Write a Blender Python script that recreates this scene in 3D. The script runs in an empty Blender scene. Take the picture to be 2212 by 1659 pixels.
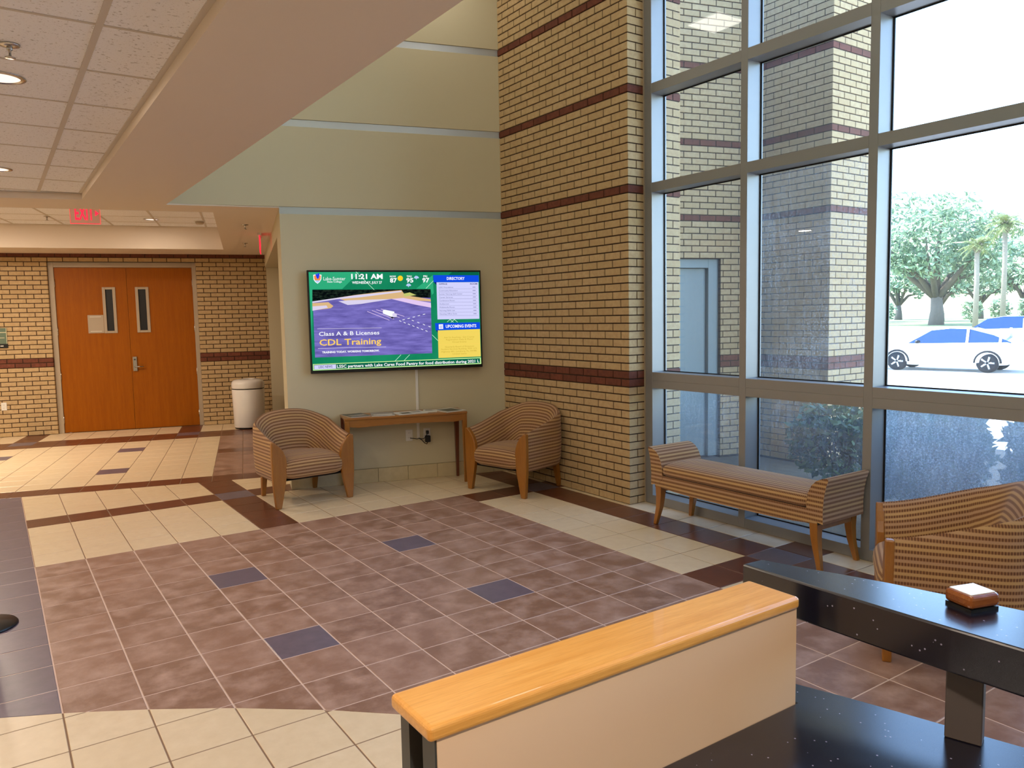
import bpy, math, random
from mathutils import Vector, Matrix

rnd = random.Random(11)
SC = bpy.context.scene
COL = SC.collection
R = math.radians

# ---------------------------------------------------------------- camera, world, sun, exposure
F_PX, W_PX, H_PX = 1661.0, 2212.0, 1659.0
YAW, PITCH, ROLL = -0.594708, -0.087787, 0.019582
CAM = Vector((-0.1524, -6.06396, 1.63753))
ROT = Matrix.Rotation(YAW, 3, 'Z') @ Matrix.Rotation(PITCH, 3, 'X') @ Matrix.Rotation(ROLL, 3, 'Y')
cd = bpy.data.cameras.new('camera')
cd.sensor_fit = 'HORIZONTAL'
cd.sensor_width = 36.0
cd.lens = 36.0 * F_PX / W_PX
cd.clip_start, cd.clip_end = 0.05, 600
cam = bpy.data.objects.new('camera', cd)
COL.objects.link(cam)
cam.matrix_world = Matrix.Translation(CAM) @ (ROT @ Matrix.Rotation(R(90), 3, 'X')).to_4x4()
SC.camera = cam


def px_of(p):
    d = ROT.transposed() @ (Vector(p) - CAM)
    if d.y < 0.1:
        return None
    return (W_PX / 2 + F_PX * d.x / d.y, H_PX / 2 - F_PX * d.z / d.y, d.y)


def in_view(p, m=40):
    q = px_of(p)
    return q is not None and -m < q[0] < W_PX + m and -m < q[1] < H_PX + m


SUN_EL, SUN_AZ = R(58), math.atan2(0.94, -0.34)      # sun stands behind the building
world = bpy.data.worlds.new('sky')
SC.world = world
world.use_nodes = True
wn = world.node_tree
wn.nodes.clear()
sky = wn.nodes.new('ShaderNodeTexSky')
sky.sky_type = 'NISHITA'
sky.sun_disc = False
sky.sun_elevation = SUN_EL
sky.sun_rotation = math.pi / 2 - SUN_AZ
sky.air_density = 1.0
sky.dust_density = 0.4
sky.ozone_density = 2.0
bgn = wn.nodes.new('ShaderNodeBackground')
bgn.inputs['Strength'].default_value = 1.45
wo = wn.nodes.new('ShaderNodeOutputWorld')
wn.links.new(sky.outputs[0], bgn.inputs['Color'])
wn.links.new(bgn.outputs[0], wo.inputs['Surface'])

sl = bpy.data.lights.new('sun', 'SUN')
sl.energy = 13.0
sl.angle = R(0.6)
sl.color = (1.0, 0.95, 0.87)
sun = bpy.data.objects.new('sun', sl)
COL.objects.link(sun)
sd = Vector((math.cos(SUN_AZ) * math.cos(SUN_EL), math.sin(SUN_AZ) * math.cos(SUN_EL), math.sin(SUN_EL)))
sun.rotation_euler = sd.to_track_quat('Z', 'Y').to_euler()
sun.location = (0, 0, 30)

vs = SC.view_settings
vs.view_transform = 'Standard'
vs.look = 'None'
vs.exposure = 0.10
vs.gamma = 1.0
vs.use_curve_mapping = False
SC.cycles.max_bounces = 7
SC.cycles.diffuse_bounces = 4
SC.cycles.glossy_bounces = 3
SC.cycles.caustics_reflective = False
SC.cycles.caustics_refractive = False
SC.cycles.use_adaptive_sampling = True
SC.cycles.adaptive_threshold = 0.03
SC.cycles.transparent_max_bounces = 12
SC.cycles.sample_clamp_indirect = 6.0
SC.cycles.use_denoising = True

# ---------------------------------------------------------------- frames of reference
T = 0.305                       # floor tile
A15 = R(-15)                    # hall wing is turned 15 degrees against the lobby wing
E1 = Vector((math.cos(A15), math.sin(A15), 0))
E2 = Vector((-math.sin(A15), math.cos(A15), 0))
C15, S15 = math.cos(R(15)), math.sin(R(15))


def FF(x, y, z=0.0):            # hall frame to world
    return E1 * x + E2 * y + Vector((0, 0, z))


def hall_y(x, yp):              # world y on the hall line y' = yp at world x
    return (yp - x * S15) / C15


# ---------------------------------------------------------------- mesh helpers
class MB:
    def __init__(s):
        s.v, s.f, s.sm, s.st, s.tt = [], [], [], [], []

    def add(s, vs_, fs, smooth=False, st=None, tt=None):
        o = len(s.v)
        s.v += [tuple(p) for p in vs_]
        s.f += [tuple(i + o for i in f) for f in fs]
        s.sm += [smooth] * len(fs)
        s.st += list(st) if st else [0.0] * len(vs_)
        s.tt += list(tt) if tt else [0.0] * len(vs_)
        return s

    def box(s, a, b):
        x0, y0, z0 = a
        x1, y1, z1 = b
        v = [(x0, y0, z0), (x1, y0, z0), (x1, y1, z0), (x0, y1, z0), (x0, y0, z1), (x1, y0, z1), (x1, y1, z1), (x0, y1, z1)]
        return s.add(v, [(3, 2, 1, 0), (4, 5, 6, 7), (0, 1, 5, 4), (1, 2, 6, 5), (2, 3, 7, 6), (3, 0, 4, 7)])

    def prism(s, poly, z0, z1):         # polygon in xy, extruded in z (ccw)
        n = len(poly)
        v = [(x, y, z0) for x, y in poly] + [(x, y, z1) for x, y in poly]
        f = [tuple(range(n))[::-1], tuple(range(n, 2 * n))] + [(i, (i + 1) % n, (i + 1) % n + n, i + n) for i in range(n)]
        return s.add(v, f)

    def prism_xz(s, poly, y0, y1):      # polygon in xz (ccw seen from -y), extruded in y
        n = len(poly)
        v = [(x, y0, z) for x, z in poly] + [(x, y1, z) for x, z in poly]
        f = [tuple(range(n)), tuple(range(n, 2 * n))[::-1]] + [((i + 1) % n, i, i + n, (i + 1) % n + n) for i in range(n)]
        return s.add(v, f)

    def prism_yz(s, poly, x0, x1):
        n = len(poly)
        v = [(x0, y, z) for y, z in poly] + [(x1, y, z) for y, z in poly]
        f = [tuple(range(n))[::-1], tuple(range(n, 2 * n))] + [(i, (i + 1) % n, (i + 1) % n + n, i + n) for i in range(n)]
        return s.add(v, f)

    def rings(s, rs, closed=True, cap=True, smooth=True, st=None, tt=None):
        n = len(rs[0])
        v = [p for r in rs for p in r]
        f = []
        for k in range(len(rs) - 1):
            for i in range(n if closed else n - 1):
                j = (i + 1) % n
                f.append((k * n + i, k * n + j, (k + 1) * n + j, (k + 1) * n + i))
        o = len(s.v)
        s.add(v, f, smooth, [q for r in st for q in r] if st else None, [q for r in tt for q in r] if tt else None)
        if cap and closed:
            e = len(rs) - 1
            s.f += [tuple(o + i for i in range(n))[::-1], tuple(o + e * n + i for i in range(n))]
            s.sm += [False, False]
        return s

    def tube(s, pts, rad, n=8, smooth=True):
        pts = [Vector(p) for p in pts]
        if not isinstance(rad, (list, tuple)):
            rad = [rad] * len(pts)
        rs = []
        up = Vector((0.13, 0.21, 1)).normalized()
        for i, p in enumerate(pts):
            d = (pts[min(i + 1, len(pts) - 1)] - pts[max(i - 1, 0)]).normalized()
            u = d.cross(up)
            if u.length < 1e-3:
                u = d.cross(Vector((1, 0, 0)))
            u.normalize()
            w = u.cross(d).normalized()
            rs.append([p + (u * math.cos(2 * math.pi * k / n) + w * math.sin(2 * math.pi * k / n)) * rad[i] for k in range(n)])
        return s.rings(rs, True, True, smooth)

    def lathe(s, prof, n=24, c=(0, 0, 0), smooth=True):    # prof of (r, z)
        rs = [[(c[0] + r * math.cos(2 * math.pi * k / n), c[1] + r * math.sin(2 * math.pi * k / n), c[2] + z) for k in range(n)] for r, z in prof]
        return s.rings(rs, True, True, smooth)

    def quad(s, a, b, c, d):
        return s.add([a, b, c, d], [(0, 1, 2, 3)])

    def mesh(s, name, mat=None, attrs=False):
        me = bpy.data.meshes.new(name)
        me.from_pydata(s.v, [], s.f)
        me.polygons.foreach_set('use_smooth', s.sm)
        if attrs:
            for nm, dat in (('st', s.st), ('tt', s.tt)):
                at = me.attributes.new(nm, 'FLOAT', 'POINT')
                at.data.foreach_set('value', dat)
        if mat:
            me.materials.append(mat)
        me.update()
        return me


def link(name, me, parent=None, loc=(0, 0, 0), rz=0.0):
    o = bpy.data.objects.new(name, me)
    COL.objects.link(o)
    o.location = loc
    o.rotation_euler = (0, 0, rz)
    if parent is not None:
        o.parent = parent
    return o


def part(name, mb, mat, parent=None, loc=(0, 0, 0), rz=0.0, bevel=0, seg=2, attrs=False, sub=0):
    o = link(name, mb.mesh(name, mat, attrs), parent, loc, rz)
    if bevel:
        m = o.modifiers.new('bevel', 'BEVEL')
        m.width, m.segments, m.limit_method, m.angle_limit = bevel, seg, 'ANGLE', R(40)
    if sub:
        m = o.modifiers.new('sub', 'SUBSURF')
        m.levels = m.render_levels = sub
    return o


def thing(name, label, cat, loc=(0, 0, 0), rz=0.0, group=None):
    o = link(name, None, None, loc, rz)
    return tag(o, label, cat, group)


def tag(o, label, cat, group=None):
    o['label'], o['category'] = label, cat
    if group:
        o['group'] = group
    return o


def structure(o, label, cat):
    o['kind'], o['label'], o['category'] = 'structure', label, cat
    return o


def copy_tree(o, parent=None):
    c = o.copy()
    COL.objects.link(c)
    c.parent = parent
    for ch in list(o.children):
        copy_tree(ch, c)
    return c


# ---------------------------------------------------------------- materials
def srgb(r, g, b):
    def f(c):
        c /= 255.0
        return c / 12.92 if c <= 0.04045 else ((c + 0.055) / 1.055) ** 2.4
    return (f(r), f(g), f(b), 1.0)


class NT:
    def __init__(s, name):
        s.m = bpy.data.materials.new(name)
        s.m.use_nodes = True
        s.t = s.m.node_tree
        s.t.nodes.clear()
        s.out = s.t.nodes.new('ShaderNodeOutputMaterial')

    def n(s, typ, **kw):
        nd = s.t.nodes.new('ShaderNode' + typ)
        for k, v in kw.items():
            if hasattr(nd, k):
                setattr(nd, k, v)
            else:
                nd.inputs[k.replace('_', ' ')].default_value = v
        return nd

    def l(s, a, b):
        s.t.links.new(a, b)

    def math(s, op, a, b=None, c=None):
        nd = s.n('Math', operation=op)
        for i, q in enumerate((a, b, c)):
            if q is None:
                continue
            if isinstance(q, (int, float)):
                nd.inputs[i].default_value = q
            else:
                s.l(q, nd.inputs[i])
        return nd.outputs[0]

    def mix(s, fac, a, b):
        nd = s.n('Mix', data_type='RGBA')
        for i, q in ((0, fac), (6, a), (7, b)):
            if isinstance(q, (int, float, tuple)):
                nd.inputs[i].default_value = q
            else:
                s.l(q, nd.inputs[i])
        return nd.outputs[2]

    def coord(s, kind='Object', scale=(1, 1, 1)):
        tc = s.n('TexCoord')
        mp = s.n('Mapping')
        mp.inputs['Scale'].default_value = scale
        s.l(tc.outputs[kind], mp.inputs[0])
        return mp.outputs[0]

    def noise(s, vec, scale, detail=4, rough=0.55):
        nd = s.n('TexNoise')
        nd.inputs['Scale'].default_value = scale
        nd.inputs['Detail'].default_value = detail
        nd.inputs['Roughness'].default_value = rough
        if vec is not None:
            s.l(vec, nd.inputs['Vector'])
        return nd.outputs[0]

    def ramp(s, fac, lo, hi):
        nd = s.n('MapRange')
        nd.inputs[1].default_value, nd.inputs[2].default_value = lo, hi
        s.l(fac, nd.inputs[0])
        return nd.outputs[0]

    def bsdf(s, col, rough=0.5, metal=0.0, spec=0.5, bump=None, bs=0.2, bd=0.01, coat=0.0, emit=None, es=0.0):
        b = s.n('BsdfPrincipled')
        for k, q in (('Base Color', col), ('Roughness', rough), ('Metallic', metal), ('Specular IOR Level', spec)):
            if isinstance(q, (int, float, tuple)):
                b.inputs[k].default_value = q
            else:
                s.l(q, b.inputs[k])
        b.inputs['Coat Weight'].default_value = coat
        if emit is not None:
            b.inputs['Emission Color'].default_value = emit
            b.inputs['Emission Strength'].default_value = es
        if bump is not None:
            bp = s.n('Bump')
            bp.inputs['Strength'].default_value = bs
            bp.inputs['Distance'].default_value = bd
            s.l(bump, bp.inputs['Height'])
            s.l(bp.outputs[0], b.inputs['Normal'])
        s.l(b.outputs[0], s.out.inputs['Surface'])
        return b


M = {}


def plain(name, col, rough=0.5, metal=0.0, spec=0.5, var=0.06, scale=6.0, bump=0.0, coat=0.0):
    t = NT(name)
    v = t.coord()
    nz = t.noise(v, scale, 4)
    c0 = tuple(min(1, c * (1 - var)) for c in col[:3]) + (1,)
    c1 = tuple(min(1, c * (1 + var)) for c in col[:3]) + (1,)
    c = t.mix(nz, c0, c1)
    t.bsdf(c, rough, metal, spec, bump=t.noise(v, scale * 12, 3) if bump else None, bs=bump, bd=0.003, coat=coat)
    M[name] = t.m
    return t.m


def per_piece(t):
    oi = t.n('ObjectInfo')
    ge = t.n('NewGeometry')
    return t.math('FRACT', t.math('ADD', t.math('MULTIPLY', oi.outputs['Random'], 7.13), ge.outputs['Random Per Island']))


def piece_mat(name, ca, cb, mott, rough, scale=9.0, bump=0.15, spec=0.5, lo=0.3, hi=0.7, bscale=40.0, rvar=0.0, bd=0.004):
    t = NT(name)
    rn = per_piece(t)
    tc = t.n('TexCoord')
    off = t.n('CombineXYZ')
    t.l(t.math('MULTIPLY', rn, 37.0), off.inputs[0])
    t.l(t.math('MULTIPLY', rn, 91.0), off.inputs[1])
    ad = t.n('VectorMath', operation='ADD')
    t.l(tc.outputs['Object'], ad.inputs[0])
    t.l(off.outputs[0], ad.inputs[1])
    vec = ad.outputs[0]
    nz = t.ramp(t.noise(vec, scale, 6, 0.62), lo, hi)
    base = t.mix(rn, ca, cb)
    c = t.mix(nz, base, mott)
    r = rough
    if rvar:
        r = t.math('ADD', t.math('MULTIPLY', nz, rvar), rough)
    t.bsdf(c, r, 0, spec, bump=t.noise(vec, bscale, 5), bs=bump, bd=bd)
    M[name] = t.m


piece_mat('brick_tan', srgb(192, 166, 122), srgb(202, 176, 134), srgb(182, 152, 112), 0.85, 26, 0.35, 0.25, 0.35, 0.75, 120)
piece_mat('brick_red', srgb(112, 66, 50), srgb(128, 74, 56), srgb(98, 58, 46), 0.85, 26, 0.35, 0.25, 0.35, 0.75, 120)
piece_mat('tile_slate', srgb(134, 99, 80), srgb(150, 114, 96), srgb(180, 148, 132), 0.36, 6.5, 0.35, 0.5, 0.42, 0.72, 14, 0.16, 0.006)
piece_mat('tile_cream', srgb(226, 206, 172), srgb(231, 212, 180), srgb(219, 198, 163), 0.3, 14, 0.04, 0.5)
piece_mat('tile_dark', srgb(104, 60, 42), srgb(112, 66, 47), srgb(94, 54, 38), 0.3, 14, 0.05, 0.5)
piece_mat('tile_mauve', srgb(106, 94, 108), srgb(114, 101, 115), srgb(98, 88, 101), 0.32, 14, 0.04, 0.5)
piece_mat('base_tile', srgb(206, 190, 152), srgb(212, 197, 160), srgb(198, 182, 144), 0.4, 14, 0.03)
plain('grout', srgb(140, 112, 88), 0.9, var=0.1)
plain('grout_pale', srgb(214, 188, 172), 0.9, var=0.08)
plain('mortar', srgb(66, 48, 34), 0.95, var=0.12, scale=20)
plain('paint', srgb(205, 196, 166), 0.75, var=0.015, scale=2, bump=0.05)
plain('paint_white', srgb(228, 214, 198), 0.8, var=0.015, scale=2, bump=0.05)
plain('paint_frame', srgb(176, 160, 138), 0.5, var=0.03)
plain('alu', srgb(146, 146, 146), 0.42, 0.35, var=0.03)
plain('alu_channel', srgb(190, 196, 200), 0.35, 0.85, var=0.03)
plain('gasket', srgb(14, 14, 16), 0.6)
plain('chrome', srgb(200, 198, 194), 0.22, 1.0, var=0.02)
plain('black_plastic', srgb(12, 12, 13), 0.4)
plain('white_plastic', srgb(232, 230, 224), 0.4, var=0.02)
plain('white_enamel', srgb(236, 233, 228), 0.18, var=0.02, coat=0.5)
plain('grid_bar', srgb(206, 198, 190), 0.6, var=0.02)
plain('door_grey', srgb(140, 152, 152), 0.55, var=0.04)
plain('laminate', srgb(234, 200, 164), 0.55, var=0.02)
plain('dark_trim', srgb(74, 78, 80), 0.45, 0.3, var=0.06)
plain('dark_brown', srgb(62, 44, 36), 0.6, var=0.1)
plain('post_grey', srgb(92, 84, 82), 0.5, 0.2, var=0.06)
plain('asphalt', srgb(176, 174, 170), 0.9, var=0.08, scale=1.5)
plain('concrete', srgb(188, 184, 174), 0.9, var=0.06, scale=2.5)
plain('soil', srgb(112, 96, 74), 0.95, var=0.25, scale=9)
plain('lawn', srgb(118, 128, 82), 0.95, var=0.25, scale=3)
plain('bark', srgb(104, 96, 88), 0.9, var=0.3, scale=5, bump=0.4)
plain('palm_bark', srgb(150, 138, 122), 0.9, var=0.25, scale=6, bump=0.4)
plain('car_white', srgb(236, 238, 240), 0.25, var=0.01, coat=0.8)
plain('car_silver', srgb(196, 206, 210), 0.25, 0.3, var=0.01, coat=0.8)
plain('car_glass', srgb(30, 62, 110), 0.08, var=0.05)
plain('tyre', srgb(24, 24, 26), 0.8)
plain('rim', srgb(190, 192, 196), 0.3, 0.8)
plain('paper', srgb(216, 214, 206), 0.6, var=0.05, scale=20)
plain('paper_dark', srgb(70, 74, 66), 0.45, var=0.5, scale=14)
plain('paper_mix', srgb(150, 146, 140), 0.45, var=0.45, scale=22)
plain('sign_green', srgb(96, 116, 96), 0.5, var=0.04)
plain('sign_cream', srgb(220, 212, 178), 0.5, var=0.04)
plain('underlay', srgb(60, 52, 44), 0.9)


def leaf_mat(name, a, b):
    t = NT(name)
    c = t.mix(per_piece(t), a, b)
    p = t.n('BsdfPrincipled')
    t.l(c, p.inputs['Base Color'])
    p.inputs['Roughness'].default_value = 0.55
    tr = t.n('BsdfTranslucent')
    t.l(c, tr.inputs['Color'])
    mx = t.n('MixShader')
    mx.inputs[0].default_value = 0.3
    t.l(p.outputs[0], mx.inputs[1])
    t.l(tr.outputs[0], mx.inputs[2])
    t.l(mx.outputs[0], t.out.inputs['Surface'])
    M[name] = t.m


leaf_mat('leaf_oak', srgb(96, 122, 92), srgb(168, 190, 150))
leaf_mat('leaf_palm', srgb(96, 112, 60), srgb(140, 146, 84))
leaf_mat('leaf_bush', srgb(44, 66, 48), srgb(104, 128, 74))
leaf_mat('leaf_hedge', srgb(38, 62, 52), srgb(80, 112, 76))


def wood(name, a, b, c, rough=0.35, axis=(1, 12, 12), coat=0.15, scale=3.0):
    t = NT(name)
    v = t.coord('Object', axis)
    g = t.noise(v, scale, 6, 0.65)
    fine = t.noise(t.coord('Object', tuple(q * 6 for q in axis)), scale, 3, 0.6)
    col = t.mix(t.ramp(g, 0.32, 0.68), a, b)
    col = t.mix(t.math('MULTIPLY', t.ramp(fine, 0.45, 0.75), 0.45), col, c)
    t.bsdf(col, rough, 0, 0.5 if coat > 0.12 else 0.15, bump=fine, bs=0.04, bd=0.002, coat=coat)
    M[name] = t.m


wood('oak_cap', srgb(242, 182, 98), srgb(226, 160, 76), srgb(202, 134, 56), 0.28, (1.0, 14, 14), 0.35)
wood('oak_door', srgb(164, 92, 8), srgb(150, 80, 5), srgb(136, 72, 4), 0.45, (14, 14, 0.8), 0.0, 1.6)
wood('maple', srgb(162, 106, 38), srgb(148, 94, 30), srgb(132, 82, 24), 0.35, (14, 14, 1.2), 0.2)
wood('maple_h', srgb(164, 108, 42), srgb(150, 96, 34), srgb(134, 84, 28), 0.35, (1.2, 14, 14), 0.2)
wood('cherry', srgb(112, 58, 32), srgb(98, 48, 26), srgb(86, 42, 22), 0.35, (14, 14, 1.2), 0.2)
wood('walnut_block', srgb(150, 88, 40), srgb(122, 66, 28), srgb(96, 50, 22), 0.2, (3, 18, 18), 0.5)


def acoustic():
    t = NT('acoustic')
    v = t.coord('Object', (1, 1, 1))
    fl = t.noise(v, 60, 2, 0.5)
    f2 = t.noise(t.coord('Object', (1.0, 2.2, 1)), 95, 2, 0.5)
    m = t.math('MAXIMUM', t.ramp(fl, 0.62, 0.68), t.ramp(f2, 0.64, 0.70))
    c = t.mix(t.math('MULTIPLY', m, 0.55), srgb(248, 249, 255), srgb(160, 154, 152))
    t.bsdf(c, 0.95, 0, 0.1, bump=m, bs=-0.4, bd=0.003)
    M['acoustic'] = t.m


acoustic()


def granite():
    t = NT('granite')
    v = t.coord()
    vo = t.n('TexVoronoi', feature='F1')
    vo.inputs['Scale'].default_value = 95
    t.l(v, vo.inputs['Vector'])
    pick = t.n('TexWhiteNoise')
    t.l(vo.outputs['Position'], pick.inputs['Vector'])
    fleck = t.math('MULTIPLY', t.math('LESS_THAN', vo.outputs['Distance'], 0.16), t.math('GREATER_THAN', pick.outputs['Value'], 0.86))
    base = t.mix(t.noise(v, 60, 3), srgb(12, 12, 22), srgb(24, 24, 40))
    c = t.mix(fleck, base, srgb(150, 146, 170))
    t.bsdf(c, 0.21, 0, 1.0)
    M['granite'] = t.m


granite()


def fabric():
    t = NT('fabric')
    a1 = t.n('Attribute', attribute_name='st')
    a2 = t.n('Attribute', attribute_name='tt')
    ph = t.math('MULTIPLY', a1.outputs['Fac'], 2 * math.pi / 0.0295)
    wav = t.math('ADD', t.math('MULTIPLY', t.math('SINE', ph), 0.5), 0.5)
    band = t.ramp(wav, 0.25, 0.8)
    tick = t.math('ADD', t.math('MULTIPLY', t.math('SINE', t.math('MULTIPLY', a2.outputs['Fac'], 2 * math.pi / 0.0125)), 0.5), 0.5)
    tk = t.math('MULTIPLY', t.ramp(tick, 0.35, 0.7), band)
    hue = t.math('ADD', t.math('MULTIPLY', t.math('SINE', t.math('MULTIPLY', ph, 0.25)), 0.5), 0.5)
    light = t.mix(hue, srgb(190, 154, 106), srgb(178, 142, 110))
    mid = srgb(142, 100, 64)
    dark = srgb(88, 52, 40)
    c = t.mix(t.math('MULTIPLY', band, 0.85), light, mid)
    c = t.mix(t.math('MULTIPLY', tk, 0.8), c, dark)
    v = t.coord()
    b = t.bsdf(c, 0.85, 0, 0.2, bump=t.noise(v, 420, 2), bs=0.25, bd=0.001)
    b.inputs['Sheen Weight'].default_value = 0.15
    M['fabric'] = t.m


fabric()


def glass(name, amount, base):
    t = NT(name)
    ge = t.n('NewGeometry')
    dt = t.n('VectorMath', operation='DOT_PRODUCT')
    t.l(ge.outputs['Incoming'], dt.inputs[0])
    t.l(ge.outputs['Normal'], dt.inputs[1])
    inv = t.math('SUBTRACT', 1.0, t.math('ABSOLUTE', dt.outputs['Value']))
    fres = t.math('ADD', t.math('MULTIPLY', t.math('POWER', inv, 5.0), 0.95), 0.045)
    tr = t.n('BsdfTransparent')
    tr.inputs['Color'].default_value = (0.93, 0.965, 0.975, 1)
    gl = t.n('BsdfGlossy')
    gl.inputs['Roughness'].default_value = 0.0
    mx = t.n('MixShader')
    t.l(fres, mx.inputs[0])
    t.l(tr.outputs[0], mx.inputs[1])
    t.l(gl.outputs[0], mx.inputs[2])
    v = t.coord()
    sp = t.ramp(t.noise(v, 85, 3, 0.7), 0.50, 0.66)           # dried droplets
    sp2 = t.ramp(t.noise(t.coord('Object', (1, 3.2, 0.5)), 16, 4, 0.6), 0.40, 0.72)   # runs
    big = t.ramp(t.noise(v, 1.7, 3), 0.36, 0.66)
    d = t.math('MULTIPLY', t.math('ADD', t.math('MULTIPLY', sp, 0.7), t.math('MULTIPLY', sp2, 0.3)), t.math('ADD', t.math('MULTIPLY', big, 0.7), 0.3))
    fac = t.math('MINIMUM', t.math('ADD', t.math('MULTIPLY', d, amount), base), 0.95)
    df = t.n('BsdfDiffuse')
    df.inputs['Color'].default_value = (0.72, 0.80, 0.86, 1)
    tl = t.n('BsdfTranslucent')
    tl.inputs['Color'].default_value = (0.62, 0.74, 0.84, 1)
    m2 = t.n('MixShader')
    m2.inputs[0].default_value = 0.6
    t.l(df.outputs[0], m2.inputs[1])
    t.l(tl.outputs[0], m2.inputs[2])
    m3 = t.n('MixShader')
    t.l(fac, m3.inputs[0])
    t.l(mx.outputs[0], m3.inputs[1])
    t.l(m2.outputs[0], m3.inputs[2])
    t.l(m3.outputs[0], t.out.inputs['Surface'])
    M[name] = t.m


glass('glass_clean', 0.05, 0.015)
glass('glass_dusty', 0.26, 0.03)
glass('glass_dirty', 0.55, 0.20)


def glow(name, col, strength):
    t = NT(name)
    e = t.n('Emission')
    e.inputs['Color'].default_value = col
    e.inputs['Strength'].default_value = strength
    t.l(e.outputs[0], t.out.inputs['Surface'])
    M[name] = t.m
    return t.m


def scr(name, r, g, b, k=1.0):       # a colour shown on the lit television screen
    return glow('screen_' + name, srgb(r, g, b), k)


glow('lamp_warm', (1.0, 0.80, 0.66, 1), 1.35)
glow('lamp_cool', (1.0, 0.93, 0.82, 1), 3.0)
glow('exit_red', (1.0, 0.02, 0.05, 1), 1.6)

# ---------------------------------------------------------------- brickwork
CH = 0.0678                     # one course
BL = 0.2033                     # one brick with its joint
RED = (15, 16, 39, 51, 63)
JN = 0.005
_bm = {}


def brick_shape(mb, x0, x1, y0, y1, z0, z1, face):
    e = 0.003
    if face == 'y':
        v = [(x0, y0 + e, z0), (x1, y0 + e, z0), (x1, y0 + e, z1), (x0, y0 + e, z1),
             (x0 + e, y0, z0 + e), (x1 - e, y0, z0 + e), (x1 - e, y0, z1 - e), (x0 + e, y0, z1 - e),
             (x0, y1, z0), (x1, y1, z0), (x1, y1, z1), (x0, y1, z1)]
        f = [(4, 5, 6, 7), (0, 1, 5, 4), (1, 2, 6, 5), (2, 3, 7, 6), (3, 0, 4, 7),
             (8, 9, 1, 0), (9, 10, 2, 1), (10, 11, 3, 2), (11, 8, 0, 3)]
        mb.add(v, f)
    else:
        mb.box((x0, y0, z0), (x1, y1, z1))


def place_bricks(wall, items, limit=300, jit=0.0012):
    mw = Matrix.Translation(wall.location) @ Matrix.Rotation(wall.rotation_euler.z, 4, 'Z')
    vis, rest = [], []
    for it in items:
        c = mw @ Vector(((it[0] + it[1]) / 2, (it[2] + it[3]) / 2, (it[4] + it[5]) / 2))
        (vis if in_view(c, 10) else rest).append(((c - CAM).length, it))
    vis.sort(key=lambda q: q[0])
    rest += vis[limit:]
    for d, (x0, x1, y0, y1, z0, z1, mt, fc) in vis[:limit]:
        key = (round(x1 - x0, 3), round(y1 - y0, 3), round(z1 - z0, 3), mt, fc)
        if key not in _bm:
            mb = MB()
            brick_shape(mb, 0, x1 - x0, 0, y1 - y0, 0, z1 - z0, fc)
            _bm[key] = mb.mesh('brick', M[mt])
        j = rnd.uniform(-jit, jit)
        link('brick', _bm[key], wall, (x0, y0 + (j if fc == 'y' else 0), z0))
    for mt in ('brick_tan', 'brick_red'):
        mb = MB()
        for d, it in rest:
            if it[6] == mt:
                brick_shape(mb, *it[:6], it[7])
        if mb.v:
            o = part('brick_field', mb, M[mt], wall)
            o['kind'] = 'stuff'


def courses(z0, z1):
    n = int(round(z0 / CH))
    out = []
    while n * CH < z1 - 0.012:
        out.append((n, max(z0, n * CH + JN), min((n + 1) * CH - JN, z1)))
        n += 1
    return out


def run(u0, u1, start, y0, y1, za, zb, mt, gaps=()):
    """bricks between u0 and u1 with joints at start + k*BL; gaps are (ga, gb, ztop) openings"""
    res = []
    k = math.floor((u0 - start) / BL)
    while start + k * BL < u1 - 0.015:
        a, b = max(u0, start + k * BL + JN), min(u1, start + (k + 1) * BL - JN)
        segs = [(a, b)]
        for ga, gb, gt in gaps:
            if za < gt - 0.01:
                ns = []
                for p, q in segs:
                    if q <= ga or p >= gb:
                        ns.append((p, q))
                    else:
                        if p < ga - 0.015:
                            ns.append((p, ga))
                        if q > gb + 0.015:
                            ns.append((gb, q))
                segs = ns
        for p, q in segs:
            if q - p > 0.015:
                res.append((p, q, y0, y1, za, zb, mt, 'y'))
        k += 1
    return res


WALL_TOP = 5.3
SHADE_TOP = 9.0  # unseen extra height, added to keep sun off the outside alcove
# pier between the painted wall and the glazing: local x runs towards the camera, local y outwards
XP, YP = 4.315, -1.235
pier_mb = MB().box((-0.72, 0.008, 0), (1.228, 0.608, WALL_TOP + 0.3))
pier = structure(part('wall_right', pier_mb, M['mortar'], None, (XP, 0, 0), R(-90)),
                 'tan brick pier with dark red brick bands beside the tall window', 'wall')
items = []
UE = -YP
for n, za, zb in courses(0, WALL_TOP + 0.3):
    mt = 'brick_red' if n in RED else 'brick_tan'
    if n % 2 == 0:
        items.append((UE - BL + JN, UE, 0, 0.0905, za, zb, mt, 'y'))
        items.append((UE - 0.09, UE, 0.1005, 0.185, za, zb, mt, 'x'))
        items += run(-0.70, UE - BL - JN, UE - BL, 0, 0.06, za, zb, mt)
        items.append((UE - 0.09, UE, 0.352, 0.425, za, zb, mt, 'x'))
        items.append((UE - 0.2, UE, 0.435, 0.615, za, zb, mt, 'x'))
    else:
        items.append((UE - BL / 2 + JN, UE, 0, 0.185, za, zb, mt, 'y'))
        items += run(-0.70, UE - BL / 2 - JN, UE - BL / 2, 0, 0.06, za, zb, mt)
        items.append((UE - 0.09, UE, 0.352, 0.52, za, zb, mt, 'x'))
        items.append((UE - 0.09, UE, 0.53, 0.615, za, zb, mt, 'x'))
place_bricks(pier, items)

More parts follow.
